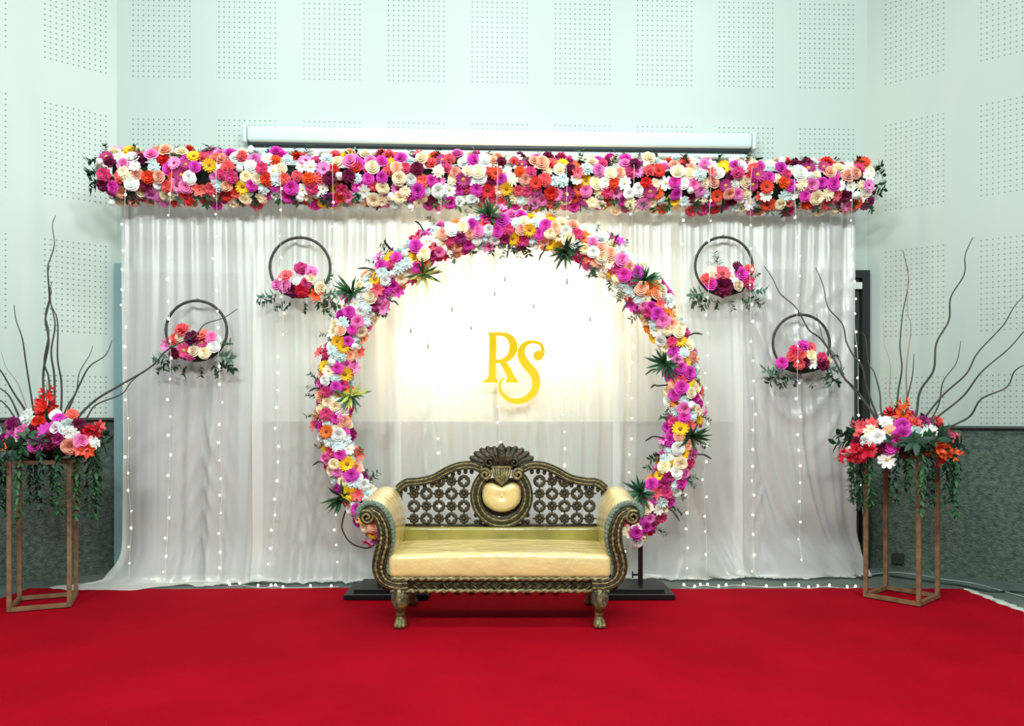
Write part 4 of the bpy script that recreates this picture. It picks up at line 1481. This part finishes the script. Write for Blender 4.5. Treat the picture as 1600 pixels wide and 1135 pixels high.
# arms
armL_prof = [(-0.865, 0.68), (-0.905, 0.705), (-0.918, 0.755), (-0.890, 0.800), (-0.840, 0.822), (-0.785, 0.815), (-0.735, 0.775), (-0.700, 0.700), (-0.684, 0.610), (-0.690, 0.520), (-0.700, 0.430),
             (-0.715, 0.34), (-0.775, 0.34), (-0.785, 0.43), (-0.775, 0.53), (-0.775, 0.61), (-0.80, 0.665)]
for sg in (-1, 1):
    prof = catmull([(a * -sg, b, 0) for a, b in armL_prof] + [(armL_prof[0][0] * -sg, armL_prof[0][1], 0)], 4)[:-1]
    e = MB()
    ys = [FY + 0.035, FY + 0.05] + [FY + 0.05 + (BY - FY - 0.05) * i / 8 for i in range(1, 9)]
    cxm = sum(p.x for p in prof) / len(prof); czm = sum(p.y for p in prof) / len(prof)
    pts = []
    n = len(prof)
    for p in prof:
        for k, y in enumerate(ys):
            sh = 0.96 if k == 0 else 1.0
            rise = 0.045 * smooth01((y - FY) / (BY - FY)) * smooth01((p.y - 0.5) / 0.3)
            pts.append(sp(cxm + (p.x - cxm) * sh, y, czm + (p.y - czm) * sh + rise))
    e.grid(pts, n, len(ys), wrap=True)
    e.add([pts[i * len(ys)] for i in range(n)], [tuple(range(n))])
    e.add([pts[i * len(ys) + len(ys) - 1] for i in range(n)], [tuple(range(n))])
    part('arm_pad', e, m_cush, sofa, 'cream padded arm under clear plastic')
    # carved S scroll on the front of the arm
    cen = fpx(105, 395)
    line = [fpx(a, b) for a, b in ((125, 368), (158, 390), (184, 450), (186, 520), (170, 580), (161, 640), (182, 695), (238, 722), (300, 722))]
    body = c2(line, 8)
    e = MB()
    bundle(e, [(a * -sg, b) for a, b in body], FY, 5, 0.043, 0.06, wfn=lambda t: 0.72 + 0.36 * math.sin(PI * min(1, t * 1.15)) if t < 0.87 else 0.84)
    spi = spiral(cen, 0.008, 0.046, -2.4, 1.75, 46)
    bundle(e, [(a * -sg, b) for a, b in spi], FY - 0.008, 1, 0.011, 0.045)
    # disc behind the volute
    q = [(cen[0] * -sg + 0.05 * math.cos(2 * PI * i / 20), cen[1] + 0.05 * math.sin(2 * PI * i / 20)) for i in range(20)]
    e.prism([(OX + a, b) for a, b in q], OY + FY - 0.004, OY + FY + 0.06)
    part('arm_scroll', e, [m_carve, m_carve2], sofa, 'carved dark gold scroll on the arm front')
    # plastic cover edge between scroll and padding, its teal highlights put into the colour
    g = [(-0.908, 0.715), (-0.906, 0.765), (-0.870, 0.800), (-0.820, 0.806), (-0.765, 0.785), (-0.722, 0.735), (-0.695, 0.660), (-0.692, 0.570), (-0.712, 0.480), (-0.725, 0.40), (-0.715, 0.35)]
    G2 = catmull([sp(a * -sg, FY + 0.028, b) for a, b in g], 9)
    e = MB(); e.tube(G2, [0.021 + 0.004 * math.sin(i * 2.2) for i in range(len(G2))], 8)
    part('plastic_edge', e, m_plastic_edge, sofa, 'crinkled plastic edge with painted silvery green highlights around the arm front')

# front rail with rope carving
e = MB()
x0, x1 = -0.70, 0.70
e.rbox((OX, OY + FY + 0.035, 0.287), (1.42, 0.06, 0.085), 0.008, 1)
part('front_rail', e, m_carve, sofa)
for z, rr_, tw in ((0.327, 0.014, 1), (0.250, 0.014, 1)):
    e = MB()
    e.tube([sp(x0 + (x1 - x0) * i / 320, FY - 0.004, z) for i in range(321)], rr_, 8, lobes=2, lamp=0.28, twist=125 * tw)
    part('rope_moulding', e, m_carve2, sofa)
e = MB()
for i in range(44):
    x = x0 + 0.02 + (x1 - x0 - 0.04) * i / 43
    a = 0.6 if x < 0 else -0.6
    leaf(e, sp(x, FY - 0.002, 0.288), (math.cos(a) * (1 if x < 0 else -1), -0.25, math.sin(a) * (1 if i % 2 else -1) * (1 if x < 0 else -1)), 0.045, 0.02, droop=0.0)
part('leaf_frieze', e, m_carve2, sofa)
for i in range(9):
    x = -0.36 + 0.09 * i
    e = MB()
    e.tube(catmull([sp(x - 0.034, FY + 0.03, 0.243), sp(x - 0.016, FY + 0.03, 0.236), sp(x, FY + 0.028, 0.229), sp(x + 0.016, FY + 0.03, 0.236), sp(x + 0.034, FY + 0.03, 0.243)], 3),
           [0.006 + 0.010 * math.sin(PI * i / 12) for i in range(13)], 7)
    part('apron_pendant', e, m_carve, sofa)
# side and back rails
for sg in (-1, 1):
    e = MB(); e.rbox((OX + sg * 0.735, OY + 0.0, 0.30), (0.05, 0.54, 0.10), 0.006, 1)
    part('side_rail', e, m_carve, sofa)
e = MB(); e.rbox((OX, OY + BY, 0.36), (1.50, 0.05, 0.22), 0.006, 1)
part('back_rail', e, m_carve, sofa)
# legs
for sg in (-1, 1):
    for fy in (FY, BY):
        dirf = -1 if fy < 0 else 1
        e = MB()
        x = 0.64 * sg
        path = catmull([sp(x, fy + 0.035, 0.27), sp(x, fy + 0.030 + dirf * 0.012, 0.22), sp(x, fy + 0.03 + dirf * 0.022, 0.17), sp(x + sg * 0.0, fy + 0.03 + dirf * 0.004, 0.115),
                        sp(x, fy + 0.03 - dirf * 0.004, 0.075), sp(x, fy + 0.03 + dirf * 0.012, 0.03), sp(x, fy + 0.03 + dirf * 0.015, 0.010)], 5)
        rk = [0.046, 0.053, 0.047, 0.029, 0.026, 0.038, 0.030]
        rad = []
        for i in range(len(path)):
            t = i / (len(path) - 1) * 6
            k = min(int(t), 5)
            rad.append(rk[k] + (rk[k + 1] - rk[k]) * smooth01(t - k))
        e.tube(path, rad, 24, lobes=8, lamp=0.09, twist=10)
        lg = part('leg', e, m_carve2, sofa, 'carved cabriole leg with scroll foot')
        e = MB()
        for k in (-1, 0, 1):
            e.ball(sp(x + k * 0.024, fy + 0.03 + dirf * (0.042 - 0.006 * abs(k)), 0.028), (0.015, 0.022, 0.018), 8, 5)
        part('toe', e, m_carve2, lg)
        e = MB()
        for k in range(-2, 3):
            leaf(e, sp(x + k * 0.017, fy + 0.03 + dirf * 0.05, 0.262), (k * 0.06, dirf * 0.35, -1), 0.11 - 0.012 * abs(k), 0.026, droop=-0.15)
        part('acanthus_leaf', e, m_carve, lg)

# back: crest rails
def bpx(a, b):
    return fpx(a, b, 5.30)
railp = [bpx(a, b) for a, b in ((250, 262), (290, 232), (350, 226), (420, 210), (490, 172), (550, 150), (610, 148), (655, 166))]
volc = bpx(672, 188)
mx = 0.004                                 # centre of the back in sofa coordinates
railp = [(a - mx, b) for a, b in railp]; volc = (volc[0] - mx, volc[1])
RAILC = c2(railp, 10)
for sg in (-1, 1):
    e = MB()
    bundle(e, [(mx + a * -sg, b) for a, b in RAILC], BY, 5, 0.031, 0.045)
    spi = spiral(volc, 0.008, 0.042, -1.2, 1.6, 46)
    bundle(e, [(mx + a * -sg, b) for a, b in spi], BY - 0.055, 1, 0.0115, 0.05)
    q = [(mx + volc[0] * -sg + 0.045 * math.cos(2 * PI * i / 20), volc[1] + 0.045 * math.sin(2 * PI * i / 20)) for i in range(20)]
    e.prism([(OX + a, b) for a, b in q], OY + BY - 0.045, OY + BY + 0.045)
    part('crest_rail', e, [m_carve, m_carve2], sofa, 'curved carved back rail ending in a volute')
    # short upright from the rail end to the arm
    e = MB()
    a, b = railp[0]
    e.tube([sp(mx + a * -sg, BY + 0.02, b), sp(mx + (a + 0.012) * -sg, BY + 0.02, 0.40)], 0.026, 8)
    part('back_stile', e, m_carve, sofa)
# medallion
mc = (mx, 0.800)
a0, a1 = math.radians(136), math.radians(404)
for r_, nm in ((0.205, 0), (0.168, 1)):
    e = MB()
    pth = [(mc[0] + r_ * math.cos(a0 + (a1 - a0) * i / 70), mc[1] + r_ * 1.03 * math.sin(a0 + (a1 - a0) * i / 70)) for i in range(71)]
    bundle(e, pth, BY - 0.02 - 0.008 * nm, 3, 0.020, 0.05)
    part('medallion_ring', e, [m_carve, m_carve2], sofa, 'beaded carved ring around the centre pad')
e = MB()
nA, nR = 72, 8
pts = []
for i in range(nA):
    a = 2 * PI * i / nA
    ca, sa = math.cos(a), math.sin(a)
    if sa > 0:
        x_, z_ = 0.140 * math.copysign(abs(ca) ** 0.45, ca), 0.100 * sa ** 0.45
        z_ -= 0.034 * math.exp(-(x_ / 0.055) ** 2) * min(1, z_ / 0.08)
    else:
        x_, z_ = 0.140 * ca, 0.118 * sa
    for j in range(nR + 1):
        t = j / nR
        dome = 0.045 * math.sqrt(max(0, 1 - (1 - t * 0) * (t ** 2.2)))
        tuft = 0.022 * math.exp(-((x_ * t) ** 2 + (z_ * t) ** 2) / 0.0012)
        pts.append(sp(mc[0] + x_ * t, BY - 0.005 - dome + tuft, mc[1] + z_ * t))
e.grid(pts, nA, nR + 1, wrap=True)
e.add([pts[i * (nR + 1) + nR] for i in range(nA)], [])
pad = part('medallion_pad', e, m_cush, sofa, 'heart shaped cream pad in the back medallion')
e = MB(); e.ball(sp(mc[0], BY - 0.032, mc[1]), (0.012, 0.007, 0.012), 10, 6)
part('button', e, m_cush, pad)
e = MB(); e.prism([(OX + mc[0] + 0.15 * math.cos(2 * PI * i / 30), min(mc[1] + 0.15 * math.sin(2 * PI * i / 30), mc[1] + 0.125)) for i in range(30)], OY + BY + 0.0, OY + BY + 0.03)
part('medallion_board', e, m_carve, sofa)
# fluted neck between the volutes
e = MB()
for k in range(-3, 4):
    x0_, x1_ = mx + k * 0.021, mx + k * 0.011
    e.tube(catmull([sp(x0_, BY - 0.015, 1.005), sp(x0_ * 0.6 + x1_ * 0.4, BY - 0.03, 0.95), sp(x1_, BY - 0.03, 0.875 + 0.012 * abs(k))], 5), 0.0105, 7)
e.rbox(sp(mx, BY - 0.005, 1.005), (0.165, 0.05, 0.016), 0.005, 1)
e.rbox(sp(mx, BY - 0.005, 0.985), (0.14, 0.045, 0.012), 0.004, 1)
part('fluted_neck', e, m_carve2, sofa)
# crest ornament
e = MB()
def plume(e, base, ang, L, wd, y, nl=5):
    """carved acanthus lobe with scalloped rim in the XZ plane"""
    d = Vector((math.sin(ang), math.cos(ang))); nn = Vector((d.y, -d.x))
    n = 14
    vs = []
    for i in range(n + 1):
        t = i / n
        ww = wd * math.sin(PI * (0.10 + 0.86 * t)) ** 0.7 * (1 + 0.16 * math.sin(t * nl * 2 * PI))
        c = Vector(base) + d * (L * t)
        for s_, dep in ((-1, 0.0), (-0.5, 0.012), (0, 0.026), (0.5, 0.012), (1, 0.0)):
            q = c + nn * (ww / 2 * s_)
            vs.append(sp(q.x, y - dep * math.sin(PI * min(1, 0.15 + t * 0.75)), q.y))
        q = c
        vs.append(sp(q.x, y + 0.018, q.y))
    fs = []
    for i in range(n):
        for j in range(6):
            j2 = (j + 1) % 6
            fs.append((i * 6 + j, i * 6 + j2, (i + 1) * 6 + j2, (i + 1) * 6 + j))
    e.add(vs, fs)
for k in range(1, 7):
    for sg in (-1, 1):
        plume(e, (mx + sg * 0.010 * k, 1.010), sg * (0.10 + 0.225 * k), 0.150 + 0.010 * k - 0.004 * (k - 3) ** 2 * 0.5, 0.085, BY + 0.003 * k, 4)
e.prism([(OX + mx + 0.145 * math.cos(PI * i / 16), 1.008 + 0.115 * math.sin(PI * i / 16)) for i in range(17)], OY + BY + 0.012, OY + BY + 0.035)
plume(e, (mx, 1.012), 0, 0.165, 0.085, BY - 0.012, 3)
for sg in (-1, 1):
    q = spiral((mx + sg * 0.088, 1.035), 0.006, 0.034, PI / 2 - sg * 1.0, 1.3 * sg, 36)
    bundle(e, q, BY - 0.03, 1, 0.009, 0.02)
    e.mi = [0] * len(e.mi)
part('crest_ornament', e, [m_carve, m_carve2], sofa, 'carved shell crest with central bud')
# fretwork
ringmb = MB()
ringmb.tube([(0.034 * math.cos(2 * PI * i / 24), 0, 0.034 * math.sin(2 * PI * i / 24)) for i in range(24)], [0.0125 + 0.0015 * math.cos(i * PI) for i in range(24)], 7, closed=True)
for k in range(4):
    a = PI / 4 + k * PI / 2
    ringmb.ball((0.023 * math.cos(a), 0, 0.023 * math.sin(a)), (0.0105, 0.009, 0.0105), 6, 4)
ME_RING = ringmb.mesh('lattice_ring', m_carve)
rosmb = MB()
for k in range(8):
    a = k * PI / 4
    rosmb.ball((0.024 * math.cos(a), 0.0, 0.024 * math.sin(a)), (0.0145, 0.012, 0.0145), 7, 5)
rosmb.ball((0, -0.006, 0), (0.015, 0.014, 0.015), 8, 5)
for k in range(4):
    a = k * PI / 2
    rosmb.tube([(0.03 * math.cos(a), 0, 0.03 * math.sin(a)), (0.05 * math.cos(a), 0, 0.05 * math.sin(a))], 0.006, 5)
ME_ROS = rosmb.mesh('lattice_rosette', m_carve)
SPC = 0.0895
def rail_z(x):
    for i in range(len(RAILC) - 1):
        if RAILC[i][0] <= x <= RAILC[i + 1][0]:
            f = (x - RAILC[i][0]) / (RAILC[i + 1][0] - RAILC[i][0] + 1e-9)
            return RAILC[i][1] + (RAILC[i + 1][1] - RAILC[i][1]) * f
    return 0.0
for sg in (-1, 1):
    for i in range(7):
        for j in range(5):
            x = -0.20 - i * SPC + 0.018
            z = 0.635 + j * SPC
            if x < -0.70 or z > rail_z(x) - 0.052 + 0.012:
                continue
            if math.hypot(x, z - mc[1]) < 0.248:
                continue
            if (i + j) % 2 == 0:
                link('lattice_ring', ME_RING, sofa, sp(mx + x * -sg, BY + 0.012, z))
            else:
                link('lattice_rosette', ME_ROS, sofa, sp(mx + x * -sg, BY + 0.012, z))
    e = MB()
    for x in (-0.185, -0.155, -0.10):
        for z in (0.612, 0.66):
            if math.hypot(x, z - mc[1]) > 0.215:
                e.ball(sp(mx + x * -sg, BY + 0.012, z), (0.018, 0.012, 0.018), 8, 5)
    e.tube([sp(mx + 0.02 * -sg, BY + 0.015, 0.588), sp(mx - 0.70 * -sg, BY + 0.015, 0.588)], 0.011, 6)
    # fine leaf filling under the rail
    for i in range(4, len(RAILC) - 8, 5):
        x, z = RAILC[i]
        e.ball(sp(mx + x * -sg, BY + 0.012, z - 0.045), (0.016, 0.010, 0.02), 7, 5)
    part('lattice_border', e, m_carve, sofa)

# ---------------------------------------------------------------- small things
u = DR.normalized(); nr = Vector((-0.595, -0.803))
def RWp(px, py):
    k = (px - 800) / F
    t = (k * CR.y - CR.x) / (u.x - k * u.y)
    p = CR + u * t + nr * -0.04
    return Vector((p.x, p.y, CH - (py - HZ) / F * p.y)), t
q, t_ = RWp(1402, 873)
sock = thing('wall_socket', 'small dark socket box low on the pebbled wall behind the stand', 'socket', (q.x, q.y, q.z - 0.04))
e = MB(); e.rbox((0, 0, 0), (0.095, 0.03, 0.10), 0.005, 1)
an = math.atan2(u.y, u.x)
e.v = [(q.x + a * math.cos(an) - b * math.sin(an) + nr.x * 0.012, q.y + a * math.sin(an) + b * math.cos(an) + nr.y * 0.012, q.z + c) for a, b, c in e.v]
part('cover', e, mat('dark_plastic', (28, 34, 34), 0.5), sock, smooth=False)
e = MB()
for dx in (-0.018, 0.018):
    e.ball((q.x + u.x * dx + nr.x * 0.028, q.y + u.y * dx + nr.y * 0.028, q.z), (0.007, 0.007, 0.007), 6, 4)
part('socket_hole', e, mat('black_hole', (6, 8, 8), 0.7), sock)
m_cab = mat('black_cable', (24, 40, 40), 0.5)
e = MB(); e.tube(catmull([G(1345, 905), G(1375, 899), G(1410, 903), G(1450, 909), G(1500, 915), G(1545, 924), G(1600, 926), G(1650, 935)], 8), 0.009, 6)
solo('floor_cable', e, m_cab, 'black cable lying along the foot of the pebbled wall beside the black door', 'cable')
e = MB(); e.tube(catmull([G(1350, 900), G(1390, 895), G(1430, 898), G(1470, 905), G(1520, 912), G(1570, 925), G(1640, 945)], 8), 0.005, 6)
solo('floor_cable', e, mat('grey_cable', (150, 165, 158), 0.5), 'thin pale grey cable on the floor behind the stand', 'cable')
